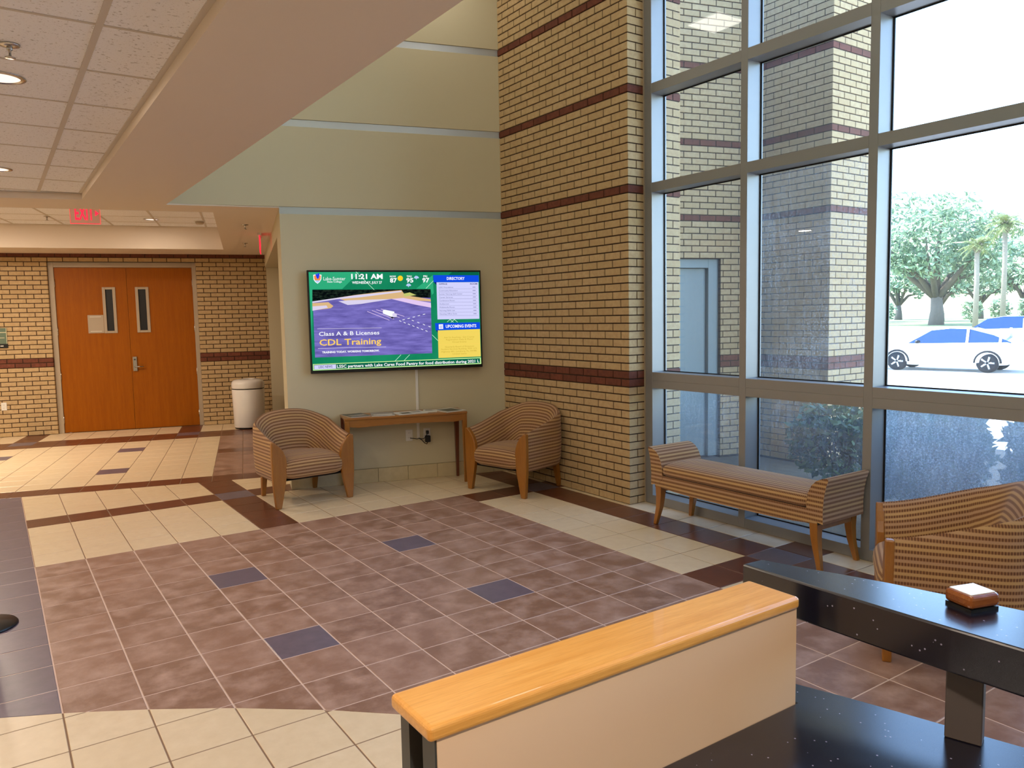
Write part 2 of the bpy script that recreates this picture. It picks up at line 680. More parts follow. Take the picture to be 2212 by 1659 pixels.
# far hall wall with the double door: local x = hall x', local y = depth
YD = 7.22
DX0, DX1, DZ = -1.30, 0.745, 38 * CH
dmb = MB().box((-8.0, 0.008, 0), (DX0 - 0.006, 0.28, 3.3)).box((DX1 + 0.006, 0.008, 0), (1.80, 0.28, 3.3))
dmb.box((DX0 - 0.006, 0.008, DZ + 0.004), (DX1 + 0.006, 0.28, 3.3))
dwall = structure(part('wall_far', dmb, M['mortar'], None, FF(0, YD), A15),
                  'tan brick wall with a dark red band around the double doors', 'wall')
items = []
for n, za, zb in courses(0, 2.72):
    mt = 'brick_red' if n in RED else 'brick_tan'
    st = DX1 + (BL / 2 if n % 2 else 0)
    items += run(-7.9, 1.80, st, 0, 0.10, za, zb, mt, [(DX0, DX1, DZ)])
place_bricks(dwall, items)

# outside: brick wall in line with the painted wall, steel door, and a brick pilaster
YX = 1.555
OX0, OX1, OZ = 5.60, 6.505, 2.235
xmb = MB().box((4.62, 0.008, -0.3), (OX0, 0.21, SHADE_TOP)).box((OX1, 0.008, -0.3), (7.4, 0.21, SHADE_TOP)).box((OX0, 0.008, OZ), (OX1, 0.21, SHADE_TOP))  # bare core carried up above the bricks only to cast shade
xwall = structure(part('wall_outside', xmb, M['mortar'], None, FF(0, YX), A15),
                  'shaded tan brick outer wall around a grey steel door seen through the glass', 'wall')
items = []
for n, za, zb in courses(0, WALL_TOP + 0.3):
    mt = 'brick_red' if n in RED else 'brick_tan'
    items += run(4.62, 7.2, 0.03 + (BL / 2 if n % 2 else 0), 0, 0.06, za, zb, mt, [(OX0, OX1, OZ)])
place_bricks(xwall, items)
PX, PY, PW = 7.06, -1.29, 0.70
pmb = MB().box((0.008, 0.008, -0.3), (PW - 0.008, 1.3, WALL_TOP + 0.3))
pil = structure(part('wall_pilaster', pmb, M['mortar'], None, (PX, PY, 0)),
                'free edge of the brick pilaster outside with dark red brick bands', 'wall')
items = []
for n, za, zb in courses(0, WALL_TOP + 0.3):
    mt = 'brick_red' if n in RED else 'brick_tan'
    od = n % 2
    items.append((0, BL / 2 - JN if od else BL - JN, 0, BL - JN if od else BL / 2 - JN, za, zb, mt, 'y'))
    items += run((BL / 2 if od else BL) + JN, PW, (BL / 2 if od else BL), 0, 0.06, za, zb, mt)
    y = BL if od else BL / 2
    while y < 1.2:
        items.append((0, 0.06, y + JN, y + BL - JN, za, zb, mt, 'x'))
        y += BL
place_bricks(pil, items)
xd = structure(link('door_2', None, None, FF(OX0, YX + 0.05), A15), 'pale grey steel service door outside in the brick wall', 'door')
w2 = OX1 - OX0
part('door_frame', MB().box((0, 0, 0), (0.05, 0.14, OZ)).box((w2 - 0.13, 0, 0), (w2, 0.14, OZ)).box((0.05, 0, OZ - 0.10), (w2 - 0.13, 0.14, OZ)), M['door_grey'], xd, bevel=0.004)
part('door_leaf', MB().box((0.05, 0.05, 0.0), (w2 - 0.135, 0.10, OZ - 0.105)), M['door_grey'], xd)

# ---------------------------------------------------------------- painted walls
YT = 1.775                      # face of the painted wall that carries the television
TX0, TX1 = 1.786, 4.12
tb = MB().box((TX0, 0.016, 0), (TX1 + 0.3, 0.218, WALL_TOP)).box((0.78, 0.016, 2.72), (TX0, 0.218, WALL_TOP))
twall = structure(part('wall_back', tb, M['paint'], None, FF(0, YT), A15), 'beige painted wall behind the television with metal reveals', 'wall')
TUP = (x_ := 1.24, (1.24 - YT * S15) / C15)[1]      # hall x' where the soffit edge meets this wall
for z0, z1, x0 in ((0.142, 39 * CH, TX0), (40 * CH, 51 * CH, TUP - 0.05), (52 * CH, 63 * CH, TUP - 0.05), (64 * CH, WALL_TOP, TUP - 0.05)):
    part('wall_panel', MB().box((x0, 0, z0), (TX1, 0.016, z1)), M['paint'], twall, bevel=0.002, seg=1)
for n in (39, 51, 63):
    x0 = TX0 if n == 39 else TUP - 0.05
    part('reveal_channel', MB().box((x0, 0.010, n * CH), (TX1, 0.0165, (n + 1) * CH)), M['alu_channel'], twall)
x = 3.85
while x > TX0:
    x1 = min(x + T, TX1)
    x0 = max(x, TX0)
    part('base_tile', MB().box((x0 + 0.0015, -0.007, 0.0), (x1 - 0.0015, 0.016, 0.14)), M['base_tile'], twall, bevel=0.002, seg=1)
    x -= T
part('base_tile', MB().box((TX0 + 0.001, -0.007, 0), (x + T - 0.002, 0.016, 0.14)), M['base_tile'], twall)

# side of the hall: end of the painted wall, header over the side passage, wall beyond it
hb = MB().box((TX0, 0.218, 0), (TX0 + 0.2, 0.70, 2.72)).box((TX0, 0.70, 2.50), (TX0 + 0.2, YD - YT, 2.72))
structure(part('wall_passage', hb, M['paint'], None, FF(0, YT), A15), 'beige wall end and header over the side passage', 'wall')
hb = MB().box((1.80, YD, 0), (4.6, YD + 0.25, 3.2)).box((4.45, 1.99, 0), (4.65, YD, 3.2))
structure(part('wall_passage_end', hb, M['paint'], None, (0, 0, 0), A15), 'plain beige wall at the end of the side passage', 'wall')
# walls outside the frame that close the rooms
structure(part('wall_left', MB().box((-5.2, -9.2, 0), (-5.0, 9.2, 5.6)), M['paint']), 'plain beige side wall of the lobby', 'wall')
structure(part('wall_rear', MB().box((-5.2, -9.4, 0), (4.9, -9.2, 5.6)), M['paint']), 'plain beige rear wall of the lobby', 'wall')
structure(part('wall_right_rear', MB().box((4.5, -9.2, 0), (4.75, -8.30, 5.6)), M['paint']), 'beige wall beyond the glazing', 'wall')
structure(part('wall_upper', MB().box((1.14, -9.2, 2.72), (1.24, 1.72, WALL_TOP)), M['paint']), 'beige fascia above the soffit edge', 'wall')

# ---------------------------------------------------------------- soffits and ceilings
ZS = 2.70
yb = lambda x, yp: (x, hall_y(x, yp))
sb = MB()
sb.prism([(0.575, -9.2), (1.24, -9.2), yb(1.24, 1.615), yb(0.575, 1.615)], ZS, 2.80)
sb.prism([yb(-5.1, 1.615), yb(1.24, 1.615), yb(1.24, YT), yb(-5.1, YT)], ZS, 2.80)
sb.prism([yb(-5.1, YT), yb(1.24, YT), tuple(FF(TX0 + 0.01, YT + 0.012)[:2]), tuple(FF(TX0 + 0.01, 2.2)[:2]), yb(-5.1, 2.2)], ZS, 3.1)
sb.prism([tuple(FF(1.19, 2.2)[:2]), tuple(FF(TX0 + 0.01, 2.2)[:2]), tuple(FF(TX0 + 0.01, 6.3)[:2]), tuple(FF(1.19, 6.3)[:2])], ZS, 3.1)
sb.prism([tuple(FF(-7, 6.3)[:2]), tuple(FF(TX0 + 0.01, 6.3)[:2]), tuple(FF(TX0 + 0.01, YD + 0.02)[:2]), tuple(FF(-7, YD + 0.02)[:2])], ZS, 3.1)
sb.prism([tuple(FF(TX0 + 0.2, 1.99)[:2]), tuple(FF(4.5, 1.99)[:2]), tuple(FF(4.5, YD)[:2]), tuple(FF(TX0 + 0.2, YD)[:2])], ZS, 3.1)
structure(part('ceiling_soffit', sb, M['paint_white']), 'smooth painted soffit around the recessed tile ceilings', 'ceiling')
structure(part('ceiling_atrium', MB().prism([(1.14, -9.2), (4.75, -9.2), (4.95, 0.8), (1.14, 1.9)], WALL_TOP, WALL_TOP + 0.1), M['paint_white']), 'high flat white ceiling over the seating area', 'ceiling')
rb = MB().box((-6.5, -9.6, WALL_TOP + 0.12), (5.0, 2.0, WALL_TOP + 0.32))
rb.prism([tuple(FF(-8, 2.0)[:2]), tuple(FF(4.7, 2.0)[:2]), tuple(FF(4.7, 7.6)[:2]), tuple(FF(-8, 7.6)[:2])], 3.25, 3.4)
rb.prism([tuple(FF(-8, 1.6)[:2]), tuple(FF(7.3, YX + 0.1)[:2]), tuple(FF(7.3, 7.6)[:2]), tuple(FF(-8, 7.6)[:2])], WALL_TOP + 0.34, SHADE_TOP)  # added block above the roof, out of view, blocks the sun
rb.prism([tuple(FF(4.7, 2.0)[:2]), tuple(FF(7.3, 2.0)[:2]), tuple(FF(7.3, 7.6)[:2]), tuple(FF(4.7, 7.6)[:2])], 0.0, WALL_TOP + 0.3)
structure(part('roof', rb, M['concrete']), 'flat roof of the building with an added unseen block shading the alcove', 'roof')

G = 0.61
ZC = 2.757


def clip(poly, nx, ny, c):          # keep nx*x + ny*y <= c
    out = []
    for k in range(len(poly)):
        p, q = poly[k], poly[(k + 1) % len(poly)]
        dp, dq = nx * p[0] + ny * p[1] - c, nx * q[0] + ny * q[1] - c
        if dp <= 0:
            out.append(p)
        if (dp < 0 < dq) or (dq < 0 < dp):
            t = dp / (dp - dq)
            out.append((p[0] + (q[0] - p[0]) * t, p[1] + (q[1] - p[1]) * t))
    return out


def area(p):
    return abs(sum(p[k][0] * p[(k + 1) % len(p)][1] - p[(k + 1) % len(p)][0] * p[k][1] for k in range(len(p)))) / 2


ceil1 = structure(part('ceiling', MB().prism([(-5.1, -9.2), (0.60, -9.2), yb(0.60, 1.64), yb(-5.1, 1.64)], ZC + 0.014, ZC + 0.04), M['acoustic']),
                  'suspended ceiling of speckled white acoustic panels beside the soffit', 'ceiling')
GX, GY = 0.265, 0.93
full = MB().box((0.010, 0.010, 0), (G - 0.010, G - 0.010, 0.013)).mesh('ceiling_panel', M['acoustic'])
for a in range(-5, 1):
    for b in range(-9, 3):
        x0, y0 = GX + a * G, GY + b * G
        poly = [(x0, y0), (x0 + G, y0), (x0 + G, y0 + G), (x0, y0 + G)]
        cut = clip(clip(poly, 1, 0, 0.575), S15, C15, 1.615)
        if len(cut) < 3 or area(cut) < 0.003 or not any(in_view((p[0], p[1], ZC), 500) for p in cut):
            continue
        if area(cut) > G * G - 1e-4:
            link('ceiling_panel', full, ceil1, (x0, y0, ZC + 0.001))
        else:
            cc = clip(clip([(x0 + .01, y0 + .01), (x0 + G - .01, y0 + .01), (x0 + G - .01, y0 + G - .01), (x0 + .01, y0 + G - .01)], 1, 0, 0.56), S15, C15, 1.60)
            if len(cc) > 2 and area(cc) > 0.002:
                part('ceiling_panel', MB().prism(cc, ZC + 0.001, ZC + 0.014), M['acoustic'], ceil1)
for a in range(-4, 1):
    x0 = GX + a * G
    part('main_bar', MB().box((x0 - 0.0125, -8, ZC - 0.003), (x0 + 0.0125, hall_y(x0, 1.615), ZC + 0.013)), M['grid_bar'], ceil1)
for b in range(-9, 2):
    y0 = GY + b * G
    xe = min(0.575, (1.615 - y0 * C15) / S15)
    part('cross_bar', MB().box((-2.9, y0 - 0.009, ZC - 0.001), (xe, y0 + 0.009, ZC + 0.013)), M['grid_bar'], ceil1)
em = MB().box((0.553, -9.2, ZC - 0.006), (0.575, hall_y(0.575, 1.615), ZC + 0.013))
em.prism([yb(-5, 1.595), yb(0.575, 1.595), yb(0.575, 1.615), yb(-5, 1.615)], ZC - 0.006, ZC + 0.013)
part('edge_angle', em, M['grid_bar'], ceil1)

ZC2 = 3.02
ceil2 = structure(part('ceiling', MB().box((-7, 2.15, ZC2 + 0.014), (1.25, 6.35, ZC2 + 0.04)), M['acoustic'], None, (0, 0, 0), A15),
                  'recessed ceiling of acoustic panels over the hall', 'ceiling')
full2 = MB().box((0.010, 0.010, 0), (G - 0.010, G - 0.010, 0.013)).mesh('ceiling_panel', M['acoustic'])
HX, HY = 0.97, 2.2
for a in range(-6, 1):
    for b in range(0, 7):
        x0, y0 = HX + a * G, HY + b * G
        if in_view(FF(x0 + G / 2, y0 + G / 2, ZC2), 300):
            if a < 0 and b < 6:
                link('ceiling_panel', full2, ceil2, (x0, y0, ZC2 + 0.001))
            else:
                part('ceiling_panel', MB().box((x0 + .01, y0 + .01, ZC2 + 0.001), (min(x0 + G - .01, 1.18), min(y0 + G - .01, 6.29), ZC2 + 0.014)), M['acoustic'], ceil2)
for a in range(-6, 1):
    part('main_bar', MB().box((HX + a * G - 0.0125, 2.2, ZC2 - 0.003), (HX + a * G + 0.0125, 6.3, ZC2 + 0.013)), M['grid_bar'], ceil2)
for b in range(1, 7):
    part('cross_bar', MB().box((-3, HY + b * G - 0.009, ZC2 - 0.001), (1.19, HY + b * G + 0.009, ZC2 + 0.013)), M['grid_bar'], ceil2)

# ---------------------------------------------------------------- floors
ZG = -0.0022
fl = structure(part('floor', MB().box((-5.1, -9.3, -0.06), (4.64, 7.0, ZG)), M['grout']), 'patterned tile floor of the lobby, brown field with cream panels', 'floor')
fh = structure(part('floor', MB().box((-8, 1.9, -0.061), (4.6, 7.6, ZG - 0.0004)), M['grout'], None, (0, 0, 0), A15), 'cream tile floor of the hall with dark red borders', 'floor')
ARC_C, ARC_R = (-2.751, -7.320), 5.644
GAP = 0.0034
# pale grout under the brown field and the mauve border, up to the arc
arc_pts = [(ARC_C[0] + ARC_R * math.cos(a), ARC_C[1] + ARC_R * math.sin(a)) for a in [R(60.85) - R(60.85) * k / 24 for k in range(25)]]
part('grout_field', MB().prism([(0, 0)] + arc_pts + [(11 * T, arc_pts[-1][1]), (11 * T, 0)], -0.02, -0.0015), M['grout_pale'], fl)
arc_l = [(ARC_C[0] + ARC_R * math.cos(a), ARC_C[1] + ARC_R * math.sin(a)) for a in [R(76) - R(15.15) * k / 10 for k in range(11)]]
part('grout_field', MB().prism([(0, hall_y(0, 2.5)), (arc_l[0][0], hall_y(arc_l[0][0], 2.5))] + arc_l, -0.02, -0.0015), M['grout_pale'], fl)


def tile_mesh(poly, mb=None):
    """a floor tile with its top at z = 0 and softened edges"""
    mb = mb or MB()
    cx = sum(p[0] for p in poly) / len(poly)
    cy = sum(p[1] for p in poly) / len(poly)
    n = len(poly)

    def shrink(d):
        return [(x + (cx - x) * d / max(0.02, math.hypot(x - cx, y - cy)), y + (cy - y) * d / max(0.02, math.hypot(x - cx, y - cy))) for x, y in poly]
    a, b = poly, shrink(0.003)
    v = [(x, y, -0.008) for x, y in a] + [(x, y, -0.0012) for x, y in a] + [(x, y, 0) for x, y in b]
    f = [tuple(range(2 * n, 3 * n))]
    for k in range(n):
        j = (k + 1) % n
        f += [(k, j, j + n, k + n), (k + n, j + n, j + 2 * n, k + 2 * n)]
    return mb.add(v, f)


sq = [(GAP, GAP), (T - GAP, GAP), (T - GAP, T - GAP), (GAP, T - GAP)]
TILE = {k: tile_mesh(sq).mesh('floor_tile', M['tile_' + k]) for k in ('slate', 'cream', 'dark', 'mauve')}


def lay(parent, cells, rz, limit=300):
    """cells: (kind, poly or None, x0, y0)"""
    rot = Matrix.Rotation(rz, 3, 'Z')
    vis, rest = [], []
    for c in cells:
        p = c[1] or [(c[2] + q[0], c[3] + q[1]) for q in sq]
        ctr = rot @ Vector((sum(q[0] for q in p) / len(p), sum(q[1] for q in p) / len(p), 0))
        if in_view(ctr, 60):
            vis.append(((ctr - CAM).length, c))
        elif in_view(ctr, 1500):
            rest.append((0, c))
    vis.sort(key=lambda q: q[0])
    rest += vis[limit:]
    for d, (kd, poly, x0, y0) in vis[:limit]:
        if poly is None:
            link('floor_tile', TILE[kd], parent, (x0, y0, 0))
        else:
            part('floor_tile', tile_mesh(poly), M['tile_' + kd], parent)
    for kd in TILE:
        mb = MB()
        for d, c in rest:
            if c[0] == kd:
                tile_mesh(c[1] or [(c[2] + q[0], c[3] + q[1]) for q in sq], mb)
        if mb.v:
            part('tile_field', mb, M['tile_' + kd], parent)['kind'] = 'stuff'


def lobby_kind(i, j):
    if i < 0:
        return 'mauve' if i >= -4 else 'cream'
    if i <= 4:
        if j >= 0:
            return 'mauve' if (i == 3 and j % 4 == 3) else 'slate'
        return 'dark' if j == -5 else 'cream'
    if i == 5:
        return 'slate' if j >= 0 else ('mauve' if j == -5 else 'dark')
    if i <= 10:
        if i == 7 and j >= 0 and j % 4 == 3:
            return 'mauve'
        return 'slate' if j >= 0 else ('dark' if j == -5 else 'cream')
    if i <= 12:
        return 'dark' if j in (0, 9, -5) else 'cream'
    if i == 13:
        return 'mauve' if j in (0, 9) else 'dark'
    return 'dark' if j in (0, 9) else 'cream'


cells = []
for i in range(-16, 16):
    for j in range(-16, 26):
        x0, y0 = i * T, -(j + 1) * T
        base = [(x0 + q[0], y0 + q[1]) for q in sq]
        poly = clip(base, S15, C15, 2.515 - GAP)
        if i >= 14:
            poly = clip(poly, 1, 0, 4.50)
        if len(poly) < 3 or area(poly) < 2e-4:
            continue
        kd = lobby_kind(i, j)
        ins = [math.hypot(p[0] - ARC_C[0], p[1] - ARC_C[1]) < ARC_R for p in poly]
        if all(ins):
            kd = 'cream'
        elif any(ins) and j > 0:
            # cut along the arc: chord through the two crossings
            cross = []
            for k in range(len(poly)):
                p, q = Vector(poly[k]), Vector(poly[(k + 1) % len(poly)])
                if ins[k] != ins[(k + 1) % len(poly)]:
                    lo, hi = 0.0, 1.0
                    for _ in range(24):
                        m_ = (lo + hi) / 2
                        w = p.lerp(q, m_)
                        if ((w - Vector(ARC_C)).length < ARC_R) == ins[k]:
                            lo = m_
                        else:
                            hi = m_
                    cross.append(p.lerp(q, lo))
            if len(cross) == 2:
                d = (cross[1] - cross[0])
                nn = Vector((d.y, -d.x)).normalized()
                if nn.dot(Vector(ARC_C) - cross[0]) > 0:
                    nn = -nn
                c0 = nn.dot(cross[0])
                pin = clip(poly, nn.x, nn.y, c0 - 0.0015)
                pout = clip(poly, -nn.x, -nn.y, -c0 - 0.0015)
                for pp, k2 in ((pin, 'cream'), (pout, kd)):
                    if len(pp) > 2 and area(pp) > 2e-4:
                        cells.append((k2, pp, 0, 0))
                continue
        cells.append((kd, None if area(poly) > area(base) - 1e-5 else poly, x0, y0))
lay(fl, cells, 0.0)


def hall_kind(k, m):
    if m == -1:
        return 'dark'
    if m in (10, 11):
        return 'mauve' if (k in (4, -3) and m == 11) else 'dark'
    if m >= 12:
        return 'dark' if k in (4, -3) else 'cream'
    if k >= 6:
        return 'dark' if m == 5 else 'slate'
    return 'mauve' if ((k - 2) % 5 == 0 and m in (2, 7)) else 'cream'


cells = []
for k in range(-16, 9):
    for m in range(-1, 15):
        x0, y0 = -0.80 + k * T, 2.82 + m * T
        poly = clip(clip([(x0 + q[0], y0 + q[1]) for q in sq], 0, 1, YD + 0.05), 1, 0, 1.95)
        if len(poly) > 2 and area(poly) > 1e-3:
            cells.append((hall_kind(k, m), None if area(poly) > 0.0905 else poly, x0, y0))
lay(fh, cells, A15)

# ---------------------------------------------------------------- window wall
XW, XG = 4.50, 4.655
win = structure(link('window_1', None, None, (0, 0, 0)), 'tall aluminium framed window wall with dusty lower panes', 'window')
mull = [(-1.322, -1.24)] + [(-2.302 - k, -2.240 - k) for k in range(7)]
for y0, y1 in mull:
    part('mullion', MB().box((XW, y0, 0), (XG + 0.02, y1, WALL_TOP)), M['alu'], win, bevel=0.002, seg=1)
zr = [(0.0, 0.075), (1.005, 1.0715), (1.0725, 1.140), (2.648, 2.725), (3.450, 3.530), (4.270, 4.345), (5.12, 5.30)]
zp = [(0.075, 1.005), (1.140, 2.648), (2.725, 3.450), (3.530, 4.270), (4.345, 5.12)]
for k in range(len(mull) - 1):
    ya, yb_ = mull[k + 1][1], mull[k][0]
    for z0, z1 in zr:
        part('rail', MB().box((XW + 0.001, ya, z0), (XG + 0.018, yb_, z1)), M['alu'], win)
    for q, (z0, z1) in enumerate(zp):
        gk = MB()
        for xa, xb in ((XG - 0.012, XG - 0.004),):
            gk.box((xa, ya, z0), (xb, ya + 0.010, z1)).box((xa, yb_ - 0.010, z0), (xb, yb_, z1))
            gk.box((xa, ya + 0.010, z0), (xb, yb_ - 0.010, z0 + 0.008)).box((xa, ya + 0.010, z1 - 0.008), (xb, yb_ - 0.010, z1))
        part('gasket', gk, M['gasket'], win)
        gm = 'glass_dirty' if q == 0 and k >= 2 else ('glass_dusty' if q == 0 or (q == 1 and k == 1) else 'glass_clean')
        part('pane', MB().box((XG, ya + 0.002, z0 + 0.002), (XG + 0.006, yb_ - 0.002, z1 - 0.002)), M[gm], win)
part('sealant', MB().box((XW - 0.012, -1.243, 0), (XW + 0.03, -1.236, WALL_TOP)), M['paint_frame'], win)

# ---------------------------------------------------------------- pixel helpers (direction only; distance from a plane)
def at_z(u, v, z):
    d = ROT @ Vector(((u - W_PX / 2) / F_PX, 1.0, -(v - H_PX / 2) / F_PX))
    return CAM + d * ((z - CAM.z) / d.z)


# ---------------------------------------------------------------- lettering
def letters(name, body, mat, parent, x0, x1, zc, h, y=0.0, bold=0.0, keep=False):
    """flat lettering in the local xz plane, facing -y, fitted between x0 and x1 with cap height h"""
    cu = bpy.data.curves.new(name, 'FONT')
    cu.body = body
    cu.offset = bold
    cu.resolution_u = 2
    tmp = bpy.data.objects.new(name, cu)
    COL.objects.link(tmp)
    me = bpy.data.meshes.new_from_object(tmp.evaluated_get(bpy.context.evaluated_depsgraph_get()))
    bpy.data.objects.remove(tmp)
    bpy.data.curves.remove(cu)
    xs = [v.co.x for v in me.vertices]
    a, b = min(xs), max(xs)
    sz = h / 0.70
    sx = (x1 - x0) / (b - a)
    if keep:
        sx = sz
    for v in me.vertices:
        v.co = (x0 + (v.co.x - a) * sx, y, zc - h / 2 + v.co.y * sz)
    me.materials.clear()
    me.materials.append(mat)
    me.name = name
    return link(name, me, parent)


# ---------------------------------------------------------------- double door
YDR = YD + 0.07
d1 = structure(link('door_1', None, None, FF(-0.2525, YDR), A15), 'orange-brown oak double doors with narrow glass lites', 'door')
L0, L1, LT = -1.225 + 0.2525, 0.684 + 0.2525, 2.498
part('door_frame', MB().box((DX0 + 0.2525, -0.02, 0), (L0, 0.15, DZ)).box((L1, -0.02, 0), (DX1 + 0.2525, 0.15, DZ)).box((L0, -0.02, LT), (L1, 0.15, DZ)), M['paint_frame'], d1, bevel=0.004)
part('dark_backing', MB().box((L0, 0.16, 0), (L1, 0.17, LT)), M['underlay'], d1)  # dark sheet standing in for the unlit room behind the doors
lites = ((-0.596 + 0.2525, -0.414 + 0.2525), (-0.140 + 0.2525, 0.050 + 0.2525))
for s, (xa, xb) in enumerate(((L0 + 0.003, -0.002), (0.002, L1 - 0.003))):
    a, b = lites[s]
    a, b, z0, z1 = a + 0.03, b - 0.03, 1.53, 2.17
    leaf = MB().box((xa, 0, 0.006), (a, 0.045, LT - 0.003)).box((b, 0, 0.006), (xb, 0.045, LT - 0.003))
    leaf.box((a, 0, 0.006), (b, 0.045, z0)).box((a, 0, z1), (b, 0.045, LT - 0.003))
    lf = part('door_leaf', leaf, M['oak_door'], d1)
    a, b = lites[s]
    part('lite_frame', MB().box((a, -0.012, 1.50), (a + 0.042, 0.0, 2.20)).box((b - 0.042, -0.012, 1.50), (b, 0, 2.20)).box((a + 0.042, -0.012, 1.50), (b - 0.042, 0, 1.535)).box((a + 0.042, -0.012, 2.165), (b - 0.042, 0, 2.20)), M['paint_frame'], lf, bevel=0.003)
    part('glass_lite', MB().box((a + 0.03, 0.012, 1.52), (b - 0.03, 0.018, 2.18)), M['car_glass'] if False else M['black_plastic'], lf)
    hx = L0 if s == 0 else L1
    for z in (0.20, 0.87, 1.55, 2.26):
        part('hinge', MB().tube([(hx, -0.006, z - 0.06), (hx, -0.006, z + 0.06)], 0.011, 8), M['chrome'], lf)
    if s == 0:
        part('paper_holder', MB().box((-0.815 + 0.2525, -0.006, 1.505), (-0.600 + 0.2525, 0.0, 1.780)), M['paint_frame'], lf)
        part('holder_clip', MB().box((-0.785 + 0.2525, -0.009, 1.75), (-0.63 + 0.2525, -0.006, 1.757)).box((-0.785 + 0.2525, -0.009, 1.53), (-0.63 + 0.2525, -0.006, 1.537)), M['white_plastic'], lf)
    else:
        lk = part('lock_plate', MB().box((0.022, -0.02, 0.905), (0.082, 0.0, 1.128)), M['chrome'], lf, bevel=0.004)
        part('keyhole', MB().lathe([(0.012, 0), (0.012, 0.004), (0.002, 0.004)], 12, (0.052, 0, 0)), M['dark_trim'], lk)
        part('lever', MB().tube([(0.05, -0.02, 0.975), (0.05, -0.055, 0.975)], 0.012, 8).tube([(0.05, -0.055, 0.975), (0.10, -0.058, 0.974), (0.175, -0.05, 0.972)], [0.011, 0.010, 0.008], 8), M['chrome'], lk)
for o in d1.children:
    for c in o.children:
        for g_ in c.children:
            if g_.name.startswith('keyhole'):
                g_.rotation_euler = (R(90), 0, 0)
                g_.location = (0, -0.02, 1.085)

# ---------------------------------------------------------------- television
TVW, TVH = 1.722, 0.988
tv = thing('television', 'large wall television showing a green college notice board', 'television', FF(2.869, 1.69, 1.618), A15)
part('housing', MB().box((-TVW / 2, 0, -TVH / 2), (TVW / 2, 0.045, TVH / 2)), M['black_plastic'], tv, bevel=0.004)
part('mount', MB().box((-0.3, 0.045, -0.2), (0.3, YT - 1.69 - 0.001, 0.2)), M['black_plastic'], tv)
SW, SH, SZ = 1.690, 0.940, 0.006
HM = ((5.0039e-04, -2.372e-05, -6.41137900e-02), (-3.114e-05, -9.3926e-04, 1.13287166), (-3.611e-05, -1.827e-05, 1.0))


def S(x, y):                 # notice-board coordinates to the screen plane
    w = HM[2][0] * x + HM[2][1] * y + HM[2][2]
    u = (HM[0][0] * x + HM[0][1] * y + HM[0][2]) / w
    v = (HM[1][0] * x + HM[1][1] * y + HM[1][2]) / w
    return ((u - 0.5) * SW, (v - 0.5) * SH + SZ)


def screen_mat(name, a, b, scale, k=1.0, stretch=(1, 1, 1), lo=0.35, hi=0.65):
    t = NT('screen_' + name)
    c = t.mix(t.ramp(t.noise(t.coord('Object', stretch), scale, 5, 0.6), lo, hi), srgb(*a), srgb(*b))
    e = t.n('Emission')
    e.inputs['Strength'].default_value = k
    t.l(c, e.inputs['Color'])
    t.l(e.outputs[0], t.out.inputs['Surface'])
    M['screen_' + name] = t.m
    return t.m


screen = part('screen', MB().box((-SW / 2, -0.0015, SZ - SH / 2), (SW / 2, 0.004, SZ + SH / 2)), screen_mat('green', (14, 122, 84), (26, 140, 96), 2.0), tv)
for nm, c in (('light_green', (46, 168, 120)), ('deep_green', (8, 96, 70)), ('white', (244, 246, 250)), ('blue', (16, 74, 222)), ('navy', (10, 30, 110)),
              ('lilac', (206, 206, 246)), ('yellow', (236, 208, 92)), ('gold', (250, 206, 96)), ('ink', (92, 96, 140)), ('ochre', (196, 166, 60)),
              ('sand', (214, 178, 128)), ('grass', (190, 194, 110)), ('pale', (214, 206, 232)), ('pink', (222, 196, 236)), ('sun', (250, 206, 40)),
              ('cloud', (176, 200, 240)), ('orange', (236, 140, 70)), ('royal', (36, 60, 230)), ('lime', (206, 246, 160)), ('mint', (206, 250, 226)), ('black', (8, 12, 16))):
    scr(nm, *c)
screen_mat('asphalt', (86, 78, 150), (132, 122, 204), 3.5, 1.0, (1.2, 1, 9), 0.3, 0.7)
screen_mat('trees', (6, 12, 14), (40, 58, 44), 26, 1.0, (1, 1, 2), 0.45, 0.75)
_lay = [0.0018]


def poly_s(name, pts, mat, dz=None, parent=None):
    y = -_lay[0]
    _lay[0] += 0.00004
    mb = MB()
    q = [S(*p) for p in pts]
    mb.add([(x, y, z) for x, z in q], [tuple(range(len(q)))[::-1]])
    return part(name, mb, M['screen_' + mat], screen)


def line_s(name, segs, mat, w=3.0):
    y = -_lay[0]
    _lay[0] += 0.00004
    mb = MB()
    for (xa, ya), (xb, yb2) in segs:
        dx, dy = xb - xa, yb2 - ya
        L = math.hypot(dx, dy)
        nx, ny = -dy / L * w / 2, dx / L * w / 2
        q = [S(xa + nx, ya + ny), S(xb + nx, yb2 + ny), S(xb - nx, yb2 - ny), S(xa - nx, ya - ny)]
        mb.add([(a, y, b) for a, b in q], [(0, 1, 2, 3)])
    o = part(name, mb, M['screen_' + mat], screen)
    if len(segs) > 1:
        o['kind'] = 'stuff'
    return o


def text_s(name, body, x0, x1, y0, y1, mat, bold=0.02):
    y = -_lay[0]
    _lay[0] += 0.00004
    a, b = S(x0, (y0 + y1) / 2), S(x1, (y0 + y1) / 2)
    t0, t1 = S((x0 + x1) / 2, y0), S((x0 + x1) / 2, y1)
    o = letters(name, body, M['screen_' + mat], screen, a[0], b[0], (t0[1] + t1[1]) / 2, t0[1] - t1[1], y, bold)
    o['kind'] = 'stuff'
    return o


def disc_pts(cx, cy, rx, ry=None, n=20):
    return [(cx + rx * math.cos(2 * math.pi * k / n), cy + (ry or rx) * math.sin(2 * math.pi * k / n)) for k in range(n)]


